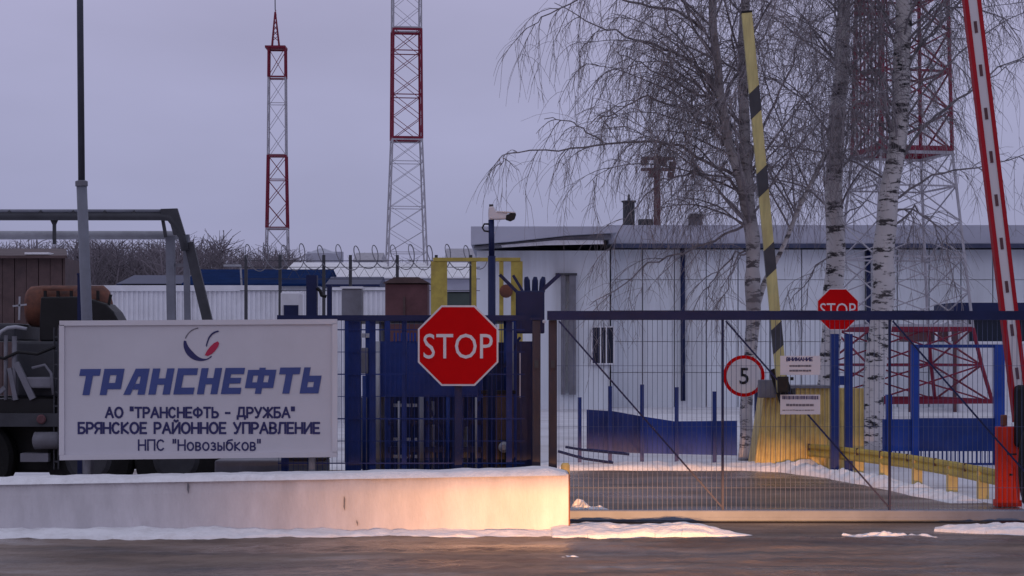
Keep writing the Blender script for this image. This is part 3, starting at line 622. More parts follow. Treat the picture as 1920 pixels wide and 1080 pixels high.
# ------------------------------------------------------------------ lattice masts
def mast(name, label, pxc, D, yaw, prof, bands, bay, lr, br, base_y=None, top_extra=None):
    """prof: list of (photo row, half width in m); bands: rows where paint changes, (row_top, row_bottom, material)"""
    t = thing(name, label, 'lattice mast', (X(pxc, D), D, 0), 'lattice masts')
    zs = [(Z(y, D), w) for y, w in prof]; zs.sort()
    def hw(z):
        for (a, wa), (c, wc) in zip(zs, zs[1:]):
            if z <= c: return wa + (wc - wa) * (z - a) / (c - a)
        return zs[-1][1]
    ct, st = math.cos(yaw), math.sin(yaw)
    def corner(k, z):
        sx, sy = ((-1, -1), (1, -1), (1, 1), (-1, 1))[k]; w = hw(z); x, y = sx * w, sy * w
        return Vector((X(pxc, D) + x * ct - y * st, D + x * st + y * ct, z))
    for (yt, yb, mm) in bands:
        z1, z0 = Z(yt, D), max(0, Z(yb, D))
        nb = max(1, round((z1 - z0) / bay)); lv = [z0 + (z1 - z0) * i / nb for i in range(nb + 1)]
        br_ = br; br = br * .72 if mm is M['mast_white'] else br
        for k in range(4):
            MB().tube([corner(k, z) for z in lv], lr * (.75 if mm is M['mast_white'] else 1), 6).build('leg', mm, t)
        b = MB()
        for i, z in enumerate(lv):
            for k in range(4):
                if i < nb:
                    b.tube([corner(k, z), corner((k + 1) % 4, lv[i + 1])], br, 4); b.tube([corner((k + 1) % 4, z), corner(k, lv[i + 1])], br, 4)
                if i % 2 == 0 or i == nb or nb <= 2: b.tube([corner(k, z), corner((k + 1) % 4, z)], br * 1.5, 4)
        b.build('bracing', mm, t)
        for z in (z0 + .05, z1 - .05):
            b = MB()
            for k in range(4): b.bar(corner(k, z), corner((k + 1) % 4, z), br * (4.5 if nb > 4 else 2.2), br * (3 if nb > 4 else 2))
            b.build('belt', mm, t)
        br = br_
    return t, corner
D1 = 160.0; s1 = F / D1
t, c1 = mast('lattice_mast', 'slim distant red and white lattice mast ending in a thin spire', 520, D1, R(2), [(92, 15.5 / s1), (300, 17 / s1), (460, 20 / s1), (720, 27 / s1)],
     [(92, 146, M['mast_red']), (146, 292, M['mast_white']), (292, 428, M['mast_red']), (428, 700, M['mast_white'])], 1.9, .085, .032)
b = MB(); z = Z(92, D1); b.box(X(499, D1), X(537, D1), D1 - .85, D1 + .85, z, z + .18); b.build('platform', M['mast_red'], t)
b = MB(); tip = P(516, 18, D1)
for k in range(4):
    sx, sy = ((-1, -1), (1, -1), (1, 1), (-1, 1))[k]; a = Vector((X(517, D1) + sx * .3, D1 + sy * .3, z + .18)); b.tube([a, tip + (a - tip) * .06], .06, 5)
for i in range(1, 7):
    f = i / 7.5; w = .3 * (1 - f); zz_ = z + .18 + (tip.z - z) * f; w2 = .3 * (1 - (i + 1) / 7.5); z2 = z + .18 + (tip.z - z) * (i + 1) / 7.5
    for sx in (-1, 1): b.tube([(X(517, D1) + sx * w, D1 - w, zz_), (X(517, D1) - sx * w2, D1 - w2, z2)], .035, 4)
b.build('spire', M['mast_red'], t)
MB().tube([P(516, 20, D1), P(515, -60, D1)], .045, 6).build('antenna', M['dark_grey'], t)
D2 = 90.0; s2 = F / D2
t, c2 = mast('lattice_mast', 'tall red and white lattice mast with flared white foot in the middle of the sky', 762, D2, R(7.5), [(-420, 24.5 / s2), (57, 26.0 / s2), (262, 27.5 / s2), (510, 37 / s2), (735, 46 / s2)],
     [(-420, -200, M['mast_red']), (-200, 57, M['mast_white']), (57, 262, M['mast_red']), (262, 735, M['mast_white'])], 1.03, .055, .021)
D3 = 50.0; s3 = F / D3
t, c3 = mast('lattice_mast', 'broad red and white lattice mast behind the birches with spreading red foot', 1690, D3, R(12), [(-300, 50 / s3), (0, 64 / s3), (290, 70 / s3), (640, 100 / s3), (752, 124 / s3)],
     [(-300, 288, M['mast_red']), (288, 616, M['mast_white']), (616, 752, M['mast_red'])], 1.0, .05, .028)
b = MB()
for k in range(9): 
    u = 1606 + k * 7; b.tube([P(u, -200, D3 - .9), P(u + 1, 290, D3 - .9)], .022, 5)
b.build('feeder_cable', M['mast_red'], t)
for qa in (190, 20): MB().pbox(1604, qa, 1668, qa + 9, D3 - .95, .08).build('cable_tray', M['mast_red'], t)

# ------------------------------------------------------------------ main pale building
DM = 60.0
t = thing('works_building', 'long pale flat roofed building filling the background behind the birches', 'building', (X(1500, DM), DM, 0))
b = MB(); zb = 0
k = 0; xx = X(1146, DM); xe = X(2150, DM)
while xx < xe:
    x2 = min(xx + 1.0, xe)
    for (q0, q1) in ((468, 524), (525, 582), (583, 640), (641, 698), (699, 764)):
        b.box(xx, x2 - .035, DM, DM + .2, max(0, Z(q1, DM)), Z(q0, DM))
    xx = x2
b.box(X(1146, DM) + .05, xe, DM + .2, DM + 18, 0, Z(468, DM)); b.build('wall', M['wall'], t)
b = MB(); b.box(X(1140, DM), xe, DM - .5, DM + 18.4, Z(458, DM), Z(424, DM)); b.build('roof', M['wall2'], t)
b = MB(); b.box(X(1146, DM), xe, DM - .62, DM - .48, Z(467, DM), Z(459, DM)); b.build('gutter', M['gutter'], t)
for px in (1280, 1628, 1990): MB().tube([P(px, 468, DM - .15), (X(px, DM), DM - .15, .2)], .075, 10).build('downpipe', M['navy'], t, smooth=True)
def window(par, p0, q0, p1, q1, D, mull):
    f = MB(); w = 2.6
    f.pbox(p0 - w, q0 - w, p1 + w, q0, D - .05, .06); f.pbox(p0 - w, q1, p1 + w, q1 + w, D - .06, .07); f.pbox(p0 - w, q0, p0, q1, D - .05, .06); f.pbox(p1, q0, p1 + w, q1, D - .05, .06)
    for m_ in mull: f.pbox(m_ - 1.2, q0, m_ + 1.2, q1, D - .048, .05)
    fo = f.build('window', M['white_metal'], par)
    MB().pbox(p0, q0, p1, q1, D - .03, .02).build('pane', M['glass'], fo)
window(t, 1111, 614, 1150, 681, DM - 2.1, (1126, 1137))
# left wing with sloping canopy
DV = DM - 2
b = MB(); b.box(X(894, DV), X(1143, DV), DV, DV + 16, 0, Z(470, DV)); b.build('wing_wall', M['wall'], t)
b = MB(); b.prism([PX(x_, y_, DV) for x_, y_ in ((885, 431), (1152, 431), (1152, 442), (1060, 447), (960, 458), (885, 464))], DV - 1.6, DV + 16); b.build('canopy', M['wall2'], t)
b = MB(); b.prism([PX(x_, y_, DV) for x_, y_ in ((890, 466), (960, 459.5), (1060, 448.5), (1142, 443.5), (1142, 450), (1060, 454), (960, 464), (890, 469))], DV - 1.2, DV - .02); b.build('canopy_soffit', M['mid_grey'], t)
b = MB(); b.prism([PX(x_, y_, DV) for x_, y_ in ((940, 464), (1040, 455), (1128, 455), (1128, 462), (1020, 464), (942, 468))], DV - 1.25, DV - 1.21); b.build('white_ledge', M['snow'], t)
b = MB(); b.pbox(1052, 514, 1060, 740, DV - .3, .3); b.pbox(1067, 514, 1080, 740, DV - .3, .3); b.build('duct', M['mid_grey'], t)
MB().pbox(1042, 512, 1082, 516, DV - .35, .34).build('duct_head', M['dark_grey'], t)
# roof furniture
q = MB(); q.lathe(P(1179, 426, DM + 1), (0, 0, 1), [(0, .19), (.78, .19), (.80, .24), (.84, .24), (.86, .05), (1.05, .03)], 16); q.build('chimney', M['dark_grey'], t)
MB().box(X(1200, DM), X(1228, DM), DM + .6, DM + 1.1, Z(425, DM), Z(408, DM)).build('roof_vent', M['dark_grey'], t, bevel=.03)
b = MB(); b.box(X(1296, DM), X(1320, DM), DM + .6, DM + 1.1, Z(425, DM), Z(406, DM)); b.build('roof_vent', M['mid_grey'], t)
b = MB(); b.prism([PX(x_, y_, DM) for x_, y_ in ((1293, 406), (1323, 406), (1316, 398), (1298, 398))], DM + .5, DM + 1.2); b.build('vent_hood', M['dark_grey'], t)
t = thing('floodlight_mast', 'brown roof mast with reddish cross arms and floodlights behind the birch twigs', 'mast', P(1232, 424, DM + .4))
MB().bar(P(1232, 424, DM + .4), P(1232, 292, DM + .4), .2, .2).build('shaft', M['red_brown'], t)
for q0 in (297, 318): MB().bar(P(1202, q0, DM + .35), P(1266, q0, DM + .35), .1, .1).build('cross_arm', M['red_brown'], t)
for px, q0 in ((1208, 303), (1222, 326), (1244, 303), (1262, 308), (1258, 327)): MB().pbox(px - 6, q0 - 5, px + 6, q0 + 6, DM + .1, .25).build('floodlight', M['red_brown'], t, bevel=.03)

# guard booth on the right
DG = 56.0
t = thing('guard_booth', 'pale booth with dark windows and blue fascia behind the red and white barrier', 'building', (X(1870, DG), DG, 0))
MB().box(X(1800, DG), X(2060, DG), DG + .05, DG + 2, 0, Z(596, DG)).build('wall', M['white_metal'], t)
MB().box(X(1782, DG), X(2075, DG), DG - .3, DG + 2.2, Z(592, DG), Z(568, DG)).build('roof', M['navy'], t)
b = MB(); b.pbox(1800, 646, 1815, 596, DG - .04, .09); b.build('pier', M['white_metal'], t)
fo = MB().pbox(1817, 640, 1960, 645, DG - .05, .1).build('window', M['white_metal'], t); MB().pbox(1818, 596, 1960, 640, DG - .01, .05).build('pane', M['glass'], fo)
t = thing('brown_shelter', 'low red brown shelter with pale rafters beside the guard booth', 'shelter', (X(1745, 55), 55, 0))
MB().pbox(1702, 612, 1796, 640, 55, 1.2).build('panel', M['red_brown'], t)
b = MB(); b.bar(P(1700, 600, 54.9), P(1750, 618, 54.9), .06); b.bar(P(1750, 618, 54.9), P(1782, 596, 54.9), .06); b.bar(P(1755, 598, 54.88), P(1755, 640, 54.88), .07); b.bar(P(1781, 598, 54.88), P(1781, 640, 54.88), .07); b.build('rafter', M['white_metal'], t)
b = MB(); b.pbox(1704, 640, 1710, 790, 55, .1); b.pbox(1788, 640, 1794, 790, 55, .1); b.build('leg', M['red_brown'], t)

# ------------------------------------------------------------------ sliding gate and fence
DGt = 19.4
ztop = Z(591, DGt); zbot = Z(962, DGt)
t = thing('sliding_gate', 'long blue steel sliding gate of welded mesh with diagonal braces and grey bottom beam', 'gate', (X(1500, DGt), DGt, 0))
MB().box(X(1026, DGt), X(2080, DGt), DGt - .035, DGt + .035, Z(600, DGt), Z(583, DGt)).build('top_rail', M['navy'], t)
b = MB(); b.box(X(1066, DGt), X(2080, DGt), DGt - .07, DGt + .07, .015, Z(956, DGt)); b.build('bottom_beam', M['gate_grey'], t, bevel=.012)
b = MB(); b.box(X(1066, DGt), X(2080, DGt), DGt - .085, DGt - .072, .03, .055); b.build('beam_lip', M['gate_grey'], t)
for px in (1355, 1668, 1981): MB().bar(P(px, 600, DGt - .0), P(px, 956, DGt), .022, .04).build('upright', M['navy'], t)
for a, c in ((1042, 1355), (1355, 1668), (1668, 1981)):
    MB().bar(P(a + 6, 602, DGt - .03), P(c - 2, 950, DGt - .03), .017, .015).build('brace', M['navy'], t)
b = MB(); px = 1048.
while px < 1981: b.tube([P(px, 600, DGt + .02), P(px, 956, DGt + .02)], .0030, 4, cap=False); px += .05 * F / DGt
for i in range(3): 
    zz_ = .35 + i * .62; b.tube([(X(1044, DGt), DGt + .024, zz_), (X(1981, DGt), DGt + .024, zz_)], .0025, 4, cap=False)
b.build('mesh_infill', M['gate_wire'], t)
for px, mm, w in ((1037, 'post_glint', .085), (1006, 'post_glint', .085)):
    q = thing('gate_guide_post', {1037: 'dark steel post coloured with orange reflected light at the near end of the sliding gate', 1006: 'dark steel post coloured with orange reflected light between the spiked blue column and the gate'}[px], 'post', (X(px, DGt + .15), DGt + .15, 0), 'steel posts beside the gate')
    MB().box(X(px, DGt) - w / 2, X(px, DGt) + w / 2, DGt + .1, DGt + .19, 0, Z(600, DGt)).build('shaft', M[mm], q, bevel=.006)
    MB().box(X(px, DGt) - w / 2 - .01, X(px, DGt) + w / 2 + .01, DGt + .09, DGt + .2, Z(600, DGt) + .002, Z(597, DGt) + .012).build('cap', M['navy'], q)
    MB().box(X(px, DGt) - .02, X(px, DGt) + .02, DGt + .06, DGt + .1, Z(690, DGt), Z(676, DGt)).build('roller', M['dark_grey'], q)
# fence left of the gate
t = thing('mesh_fence', 'blue welded mesh fence with dark top rail between the white board and the gate', 'fence', (X(800, DGt + .3), DGt + .3, 0))
DK = DGt + .3
MB().box(X(520, DK), X(984, DK), DK - .03, DK + .03, Z(601, DK), Z(591, DK)).build('top_rail', M['navy'], t)
b = MB(); px = 522.
while px < 984: b.tube([P(px, 600, DK + .05), (X(px, DK), DK + .05, .1)], .0034, 4, cap=False); px += .05 * F / DK
for i in range(9): b.tube([(X(520, DK), DK + .055, .12 + i * .23), (X(984, DK), DK + .055, .12 + i * .23)], .005 if i % 2 else .009, 4, cap=False)
b.build('mesh_infill', M['blue'], t)
for px, w in ((663, .12), (697, .06), (532, .07), (757, .05), (955, .06)): MB().box(X(px, DK) - w / 2, X(px, DK) + w / 2, DK + .07, DK + .07 + w, 0, Z(602, DK)).build('post', M['blue'], t)

# pedestrian entrance cage behind that fence
DE = 21.0
t = thing('entrance_cage', 'blue pedestrian turnstile cage of bars and sheet panels behind the stop sign', 'turnstile', (X(830, DE), DE, 0))
for px in (652, 690, 726, 800, 900, 965):
    MB().pbox(px - 5, 602, px + 5, 890, DE, .07).build('post', M['blue'], t)
MB().pbox(704, 640, 798, 744, DE - .02, .03).build('sheet_panel', M['blue'], t)
MB().pbox(744, 706, 896, 742, DE - .025, .03).build('sheet_panel', M['blue'], t)
b = MB()
for i, px in enumerate(range(734, 962, 12)): b.pbox(px, 746, px + 3.5, 885, DE, .025)
b.pbox(728, 788, 962, 796, DE - .015, .05); b.pbox(728, 838, 962, 848, DE - .015, .05); b.build('bar_grille', M['navy'], t)
for k, (px, qa, qb) in enumerate(((676, 604, 700), (683, 704, 884), (716, 604, 880), (748, 752, 884), (774, 800, 884), (790, 744, 884), (812, 752, 884), (840, 745, 884), (872, 800, 884), (893, 745, 884), (948, 602, 735), (958, 604, 735))):
    MB().tube([P(px, qa, DE + .12 - .22 * (k % 2)), P(px, qb, DE + .12 - .22 * (k % 2))], .014 + .008 * (k % 3), 8).build('pipe', M[('galv', 'blue', 'pole')[k % 3]], t, smooth=True)
for a, c in (((742, 800), (778, 884)), ((800, 752), (838, 838)), ((848, 838), (900, 752)), ((944, 690), (975, 632))):
    MB().bar(P(*a, DE - .05), P(*c, DE - .05), .028, .02).build('brace', M['navy'], t)
for k in range(4):
    MB().bar(P(738, 760 + k * 32, DE + .3), P(800, 760 + k * 32, DE + .9), .035, .035).build('turnstile_arm', M['galv'], t)
MB().tube([P(708, 640, DE - .06), P(708, 880, DE - .06)], .028, 10).build('pipe', M['galv'], t, smooth=True)
MB().pbox(662, 652, 690, 700, DE - .04, .12).build('control_box', M['mid_grey'], t, bevel=.01)
MB().pbox(666, 745, 688, 880, DE - .03, .06).build('side_panel', M['mid_grey'], t)
b = MB(); b.pbox(660, 625, 702, 633, DE - .03, .06); b.build('light_bar', M['galv'], t)
b = MB(); b.box(X(646, DE), X(970, DE), DE, DE + 2.2, Z(602, DE), Z(596, DE)); b.build('top_frame', M['navy'], t)
b = MB(); b.box(X(700, DE), X(970, DE), DE + 2.2, DE + 2.3, .12, Z(640, DE)); b.build('back_panel', M['navy'], t)
b = MB()
for i in range(10): b.pbox(738 + i * 6.5, 624, 741 + i * 6.5, 642, DE - .02, .02)
b.build('comb', M['blue_bright'], t)
t = thing('brown_door', 'narrow brown steel door between the stop sign and the spiked blue column', 'door', (X(934, 20.4), 20.4, 0))
MB().pbox(906, 740, 963, 888, 20.6, .05).build('leaf', M['brown'], t)
MB().pbox(902, 732, 967, 739, 20.58, .08).build('lintel', M['black'], t)
MB().lathe(P(945, 838, 20.57), (0, -1, 0), [(0, .05), (.05, .06), (.08, .03)], 14).build('handle', M['galv'], t)
MB().pbox(936, 824, 954, 872, 20.57, .03).build('lock_plate', M['black'], t)

# spiked blue column
DC = 20.1
t = thing('spiked_column', 'dark blue steel column topped with a fan of anti climb spikes', 'column', (X(993, DC), DC, 0))
MB().pbox(967, 545, 1021, 625, DC, .3).build('head_box', M['navy'], t, bevel=.012)
MB().pbox(969, 640, 1001, 890, DC + .02, .22).build('shaft', M['navy'], t)
for a, c, w in (((972, 550), (937, 515), .035), ((1008, 552), (1050, 514), .04), ((980, 546), (962, 516), .03)):
    MB().bar(P(*a, DC + .1), P(*c, DC + .1), w, w).build('spike', M['navy'], t)
for px in (989, 1003, 1016): MB().tube([P(px, 548, DC + .12), P(px + (px - 1000) * .1, 526, DC + .12), P(px + (px - 1000) * .2, 519, DC + .12)], [.034, .032, .018], 8).build('tine', M['navy'], t)
MB().lathe(P(1020, 603, DC - .03), (0, -1, 0), [(0, .02), (.03, .015)], 10).build('lamp_stud', M['sign_white'], t)
t = thing('cable_tray_post', 'slim dark bluish post with a pale edge strip left of the gate guide posts', 'post', (X(984, 19.9), 19.9, 0))
MB().pbox(979, 660, 988, 885, 19.95, .05).build('shaft', M['navy'], t)
MB().pbox(974, 662, 976.5, 745, 19.94, .02).build('edge_strip', M['sign_white'], t)

# camera pole and camera
DQ = 19.95
t = thing('camera_pole', 'dark navy pole rising beside the stop sign with a loop of cable', 'pole', (X(922, DQ), DQ, 0))
MB().tube([(X(922, DQ), DQ, 0), P(922, 480, DQ)], [.042, .040], 14).build('lower_tube', M['navy'], t, smooth=True)
MB().tube([P(922, 480, DQ), P(921, 412, DQ)], [.031, .031], 14).build('upper_tube', M['navy'], t, smooth=True)
MB().tube([P(916, 420, DQ - .02), P(908, 420, DQ - .02), P(904.5, 427, DQ - .02), P(908, 433, DQ - .02), P(916, 434, DQ - .02)], .010, 8).build('cable_loop', M['black'], t)
t = thing('security_camera', 'white security camera pointing right on top of the navy pole', 'camera', P(921, 412, DQ))
b = MB(); b.lathe(P(922, 412, DQ), (0, 0, 1), [(0, .034), (.06, .038), (.11, .036), (.13, .02)], 14); b.build('bracket', M['sign_white'], t, smooth=False)
b = MB(); b.prism([PX(x_, y_, DQ) for x_, y_ in ((916, 388), (926, 387), (930, 396), (942, 398), (952, 401), (951, 411), (930, 412), (917, 411))], DQ - .045, DQ + .045); b.build('housing', M['sign_white'], t, bevel=.012)
b = MB(); b.prism([PX(x_, y_, DQ) for x_, y_ in ((949, 404), (958, 400), (968, 401.5), (965, 411), (957, 415), (948, 412))], DQ - .05, DQ + .05); b.build('lens_hood', M['black'], t, bevel=.006)
b = MB(); b.prism([PX(x_, y_, DQ) for x_, y_ in ((932, 396), (966, 398), (967, 400), (932, 398.5))], DQ - .055, DQ + .055); b.build('sun_shield', M['sign_white'], t)
MB().pbox(917, 383, 925, 387.5, DQ - .03, .06).build('sensor', M['dark_grey'], t)

# ------------------------------------------------------------------ stop signs, speed sign, notices
def stop_sign(label, pxc, pyc, hwp, D, loc, posts):
    t = thing('stop_sign', label, 'road sign', loc, 'stop signs')
    def octa(s): 
        k = math.tan(R(22.5)); return [(X(pxc + a * s, D), Z(pyc + c * s, D)) for a, c in ((-1, -k), (-k, -1), (k, -1), (1, -k), (1, k), (k, 1), (-k, 1), (-1, k))]
    MB().prism(octa(hwp), D, D + .02).build('rim', M['sign_white'], t)
    MB().prism(octa(hwp * .955), D - .004, D - .001).build('face', M['red_paint'], t)
    text_part('lettering', 'STOP', M['sign_white'], t, X(pxc, D), Z(pyc + hwp * .015, D), D - .007, 1.72 * hwp / F * D, .62 * hwp / F * D, bold=0.0)
    for f in posts: f(t)
    return t
def stop1(t):
    for q0 in (610, 690): MB().box(X(820, 19.25), X(900, 19.25), 19.272, 19.30, Z(q0 + 5, 19.25), Z(q0, 19.25)).build('bracket', M['dark_grey'], t)
    MB().box(X(852, 19.25), X(866, 19.25), 19.302, 19.36, 0, Z(585, 19.25)).build('post', M['navy'], t)
stop_sign('big red stop sign left of the gate in front of the navy camera pole', 859, 648, 75.5, 19.25, (X(859, 19.25), 19.25, 0), [stop1])
D5 = 27.0
def stop2(t):
    for px in (1566, 1592): MB().pbox(px - 7, 626, px + 7, 905, D5 + .06, .1).build('post', M['blue'], t)
    MB().pbox(1573, 705, 1585, 722, D5 + .08, .06).build('crossbar', M['blue'], t)
stop_sign('smaller red stop sign on two blue posts behind the top rail of the gate', 1571, 580, 39, D5, (X(1579, D5), D5, 0), [stop2])
D6 = 29.0
t = thing('speed_sign', 'round white speed sign with red ring and black 5 in front of a birch', 'road sign', (X(1395, D6), D6, 0))
MB().lathe(P(1395, 705, D6), (0, -1, 0), [(-.02, 39 / F * D6), (.0, 39 / F * D6)], 40).build('ring', M['red_paint'], t)
MB().lathe(P(1395, 705, D6 - .001), (0, -1, 0), [(0, 32.5 / F * D6), (.004, 32.5 / F * D6)], 40).build('face', M['sign_white'], t)
text_part('number', '5', M['black'], t, X(1395, D6), Z(705, D6), D6 - .009, 17 / F * D6, 31 / F * D6, bold=0.012)
MB().pbox(1415, 735, 1421, 870, D6 + .05, .05).build('post', M['blue'], t)
MB().pbox(1390, 715, 1421, 719, D6 + .025, .02).build('bracket', M['dark_grey'], t)
rng = random.Random(11)
def notice(label, p0, q0, p1, q1, lines):
    D = DGt - .045
    t = thing('notice_sign', label, 'notice', P((p0 + p1) / 2, q1, D), 'small white notices on the gate mesh')
    MB().pbox(p0, q0, p1, q1, D, .006).build('plate', M['sign_white'], t)
    for (qa, qb, pa, pb, mm, solid) in lines:
        b = MB(); px = pa
        while px < pb:
            w = rng.uniform(1.1, 2.2) if not solid else rng.uniform(3, 7)
            b.box(X(px, D), X(min(px + w, pb), D), D - .003, D - .001, Z(qb - rng.uniform(0, .5), D), Z(qa + rng.uniform(0, .5), D)); px += w + (rng.uniform(.7, 1.3) if not solid else .6)
        b.build('print', M[mm], t)
D = DGt - .045
notice('upper small white notice on the gate with dark heading and two grey lines', 1463, 667, 1538, 703,
       [(684, 688, 1480, 1521, 'ink_grey', True), (693, 697, 1480, 1521, 'ink_grey', True)])
stroke_text('heading', 'ВНИМАНИЕ', M['ink_dark'], bpy.data.objects['notice_sign'], X(1499, D), Z(673.5, D), D - .001, 48 / F * D, 6 / F * D, .010)
notice('lower small white notice on the gate with violet heading', 1463, 740, 1538, 777,
       [(742, 749, 1467, 1535, 'ink_dark', False), (757, 762, 1474, 1526, 'ink_grey', True), (768, 770, 1467, 1527, 'ink_grey', True)])
t = thing('junction_box', 'small black box on the gate between the two white notices', 'box', P(1469, 735, DGt - .08))
MB().pbox(1459, 706, 1479, 736, DGt - .12, .08).build('body', M['black'], t, bevel=.008)
MB().pbox(1482, 707, 1488, 713, DGt - .06, .03).build('gland', M['black'], t)

# ------------------------------------------------------------------ yellow ribbed cabinet and black-yellow barrier
DY = 28.0
t = thing('barrier_cabinet', 'yellow ribbed sheet metal enclosure beside the guard rail', 'cabinet', (X(1500, DY), DY + .4, 0))
b = MB(); vs = []; nn = 22
for i in range(nn * 4 + 1):
    f = i / (nn * 4); d = (0, 0.0, .022, .022)[i % 4]
    vs += [(X(1436 + (1620 - 1436) * f - 22 * max(0, 1 - f * 4), DY), DY + d, 0.0), (X(1436 + (1620 - 1436) * f, DY), DY + d + .02, Z(728, DY))]
b.add(vs, [(2 * i, 2 * i + 2, 2 * i + 3, 2 * i + 1) for i in range(nn * 4)])
b.build('ribbed_front', M['yellow'], t)
b = MB(); b.prism([(X(1414, DY), 0), (X(1620, DY), 0), (X(1620, DY), Z(729, DY)), (X(1436, DY), Z(729, DY))], DY + .075, DY + .8); b.build('body', M['yellow'], t)
MB().pbox(1434, 723, 1560, 728, DY - .02, .85).build('lid', M['mid_grey'], t)
MB().pbox(1422, 712, 1455, 746, DY - .1, .1).build('control_box', M['mid_grey'], t, bevel=.015)
DBm = 27.4
t = thing('boom_barrier', 'raised yellow boom with slanting black bands leaning in front of the birches', 'barrier', P(1470, 740, DBm))
def bp(y_): return 1400 + (y_ - 25) * (66 / 700.)
a0, a1 = Vector(P(bp(735), 735, DBm)), Vector(P(bp(25), 25, DBm))
ax = (a1 - a0).normalized(); sd = Vector((0, 1, 0)).cross(ax)
def boomquad(ya, yb, w, d, mm, name, skew=0.0, off=0.0):
    b = MB()
    pa = P(bp(ya), ya, DBm) + Vector((0, off, 0)); pb = P(bp(yb), yb, DBm) + Vector((0, off, 0))
    vs = []
    for p, in ((pa,), (pb,)):
        for i, j in ((-1, -1), (1, -1), (1, 1), (-1, 1)): vs.append(p + sd * (i * w / 2) + Vector((0, j * d / 2, 0)) + ax * (i * skew))
    b.add(vs, [(0, 1, 2, 3), (7, 6, 5, 4), (0, 4, 5, 1), (1, 5, 6, 2), (2, 6, 7, 3), (3, 7, 4, 0)])
    return b.build(name, mm, t)
boomquad(735, 25, .145, .10, M['boom_yellow'], 'boom')
for ya, yb in ((215, 168), (362, 318), (512, 462), (655, 610)): boomquad(ya, yb, .152, .106, M['dark_grey'], 'black_band', skew=.06)
boomquad(25, 21, .155, .11, M['black'], 'end_cap')
MB().bar(P(1455, 690, DBm + .08), P(1478, 760, DBm + .08), .22, .06).build('mount', M['black'], t)
MB().pbox(1462, 728, 1492, 740, DBm + .05, .5).build('pivot', M['dark_grey'], t)

# ------------------------------------------------------------------ red-white barrier on the right
DX = 21.3
t = thing('boom_barrier', 'raised white boom with red edges above the red cabinet at the right', 'barrier', (X(1895, DX), DX, 0))
def rp(y_): return 1821.5 + y_ * 0.1195
ax = (P(rp(-500), -500, DX) - P(rp(790), 790, DX)).normalized(); sd = Vector((0, 1, 0)).cross(ax)
def rb(u0, u1, d, mm, name):
    b = MB(); vs = []
    for y_ in (790, -500):
        p = P(rp(y_), y_, DX)
        for u, j in ((u0, -1), (u1, -1), (u1, 1), (u0, 1)): vs.append(p + sd * u + Vector((0, j * d / 2, 0)))
    b.add(vs, [(0, 1, 2, 3), (7, 6, 5, 4), (0, 4, 5, 1), (1, 5, 6, 2), (2, 6, 7, 3), (3, 7, 4, 0)]); return b.build(name, mm, t)
rb(-.049, .049, .09, M['sign_white'], 'boom')
rb(-.093, -.0492, .11, M['boom_red'], 'red_edge'); rb(.0492, .093, .11, M['boom_red'], 'red_edge')
y_ = 52
while y_ < 720:
    p = P(rp(y_), y_, DX) + Vector((0, -.047, 0)); MB().bar(p - ax * .065, p + ax * .065, .034, .012).build('marker', M['red_brown'], t); y_ += 81
MB().pbox(1871, 800, 1913, 948, DX - .06, .14).build('cabinet', M['cab_red'], t, bevel=.012)
MB().pbox(1869, 938, 1916, 950, DX - .08, .17).build('plinth', M['cab_red'], t)
MB().pbox(1878, 778, 1889, 799, DX - .0, .06).build('warning_lamp', M['rust_orange'], t, bevel=.01)
MB().pbox(1905, 722, 1960, 840, DX - .15, .14).build('drive_housing', M['black'], t, bevel=.05)
b = MB(); b.pbox(1889, 850, 1907, 853, DX - .065, .02); b.pbox(1893, 888, 1899, 892, DX - .066, .02); b.build('lock', M['black'], t)
b = MB()
for px in (1880, 1890, 1901): b.pbox(px, 875, px + 2, 936, DX - .068, .01)
b.build('rib', M['cab_red'], t)
t = thing('truck_tyre', 'large black tyre standing upright at the right edge below the barrier housing', 'tyre', (X(1938, 20.3), 20.3, 0))
c = Vector((X(1927, 20.3), 20.3, .49))
MB().lathe(c, (1, 0, 0), [(.02, .28), (.0, .36), (.015, .45), (.05, .49), (.30, .49), (.335, .45), (.35, .36), (.33, .28)], 40).build('tread', M['rubber'], t, smooth=True)
b = MB()
for k in range(30):
    a = 2 * math.pi * k / 30; v = Vector((0, math.cos(a), math.sin(a)))
    b.bar(c + Vector((.03, 0, 0)) + v * .492, c + Vector((.32, 0, 0)) + v * .492, .05, .02, roll=v)
b.build('lug', M['rubber'], t)
MB().lathe(c, (1, 0, 0), [(.03, .27), (.05, .1), (.3, .1), (.31, .27)], 24).build('rim', M['dark_grey'], t)

# ------------------------------------------------------------------ yellow guard rail
t = thing('guard_rail', 'low yellow guard rail on square posts curving along the snow inside the gate', 'guard rail', (4.9, 25, 0))
rail = [(1516, 28.0), (1560, 27.4), (1606, 26.7), (1650, 26.0), (1700, 25.2), (1752, 24.2), (1808, 23.1), (1880, 21.7)]
prof = [(-.0, .20), (.03, .23), (.03, .27), (-.01, .30), (.03, .33), (.03, .36), (0, .385)]
b = MB(); vs = []
for px, D in rail:
    for dy, z_ in prof: vs.append((X(px, D) - dy * .6, D - dy, z_))
m_ = len(prof); b.add(vs, [(i * m_ + j, (i + 1) * m_ + j, (i + 1) * m_ + j + 1, i * m_ + j + 1) for i in range(len(rail) - 1) for j in range(m_ - 1)])
o = b.build('rail', M['yellow_olive'], t); sm = o.modifiers.new('thick', 'SOLIDIFY'); sm.thickness = .008
for px, D in ((1530, 27.9), (1563, 27.45), (1612, 26.7), (1660, 25.9), (1722, 24.85), (1788, 23.6), (1846, 22.45)):
    MB().box(X(px, D) - .06, X(px, D) + .06, D + .03, D + .14, 0, .37).build('post', M['yellow'], t)
for px, D in rail[:-1]:
    MB().box(X(px, D) - .018, X(px, D) + .018, D - .06, D - .045, .29, .39).build('bolt_plate', M['brown'], t)

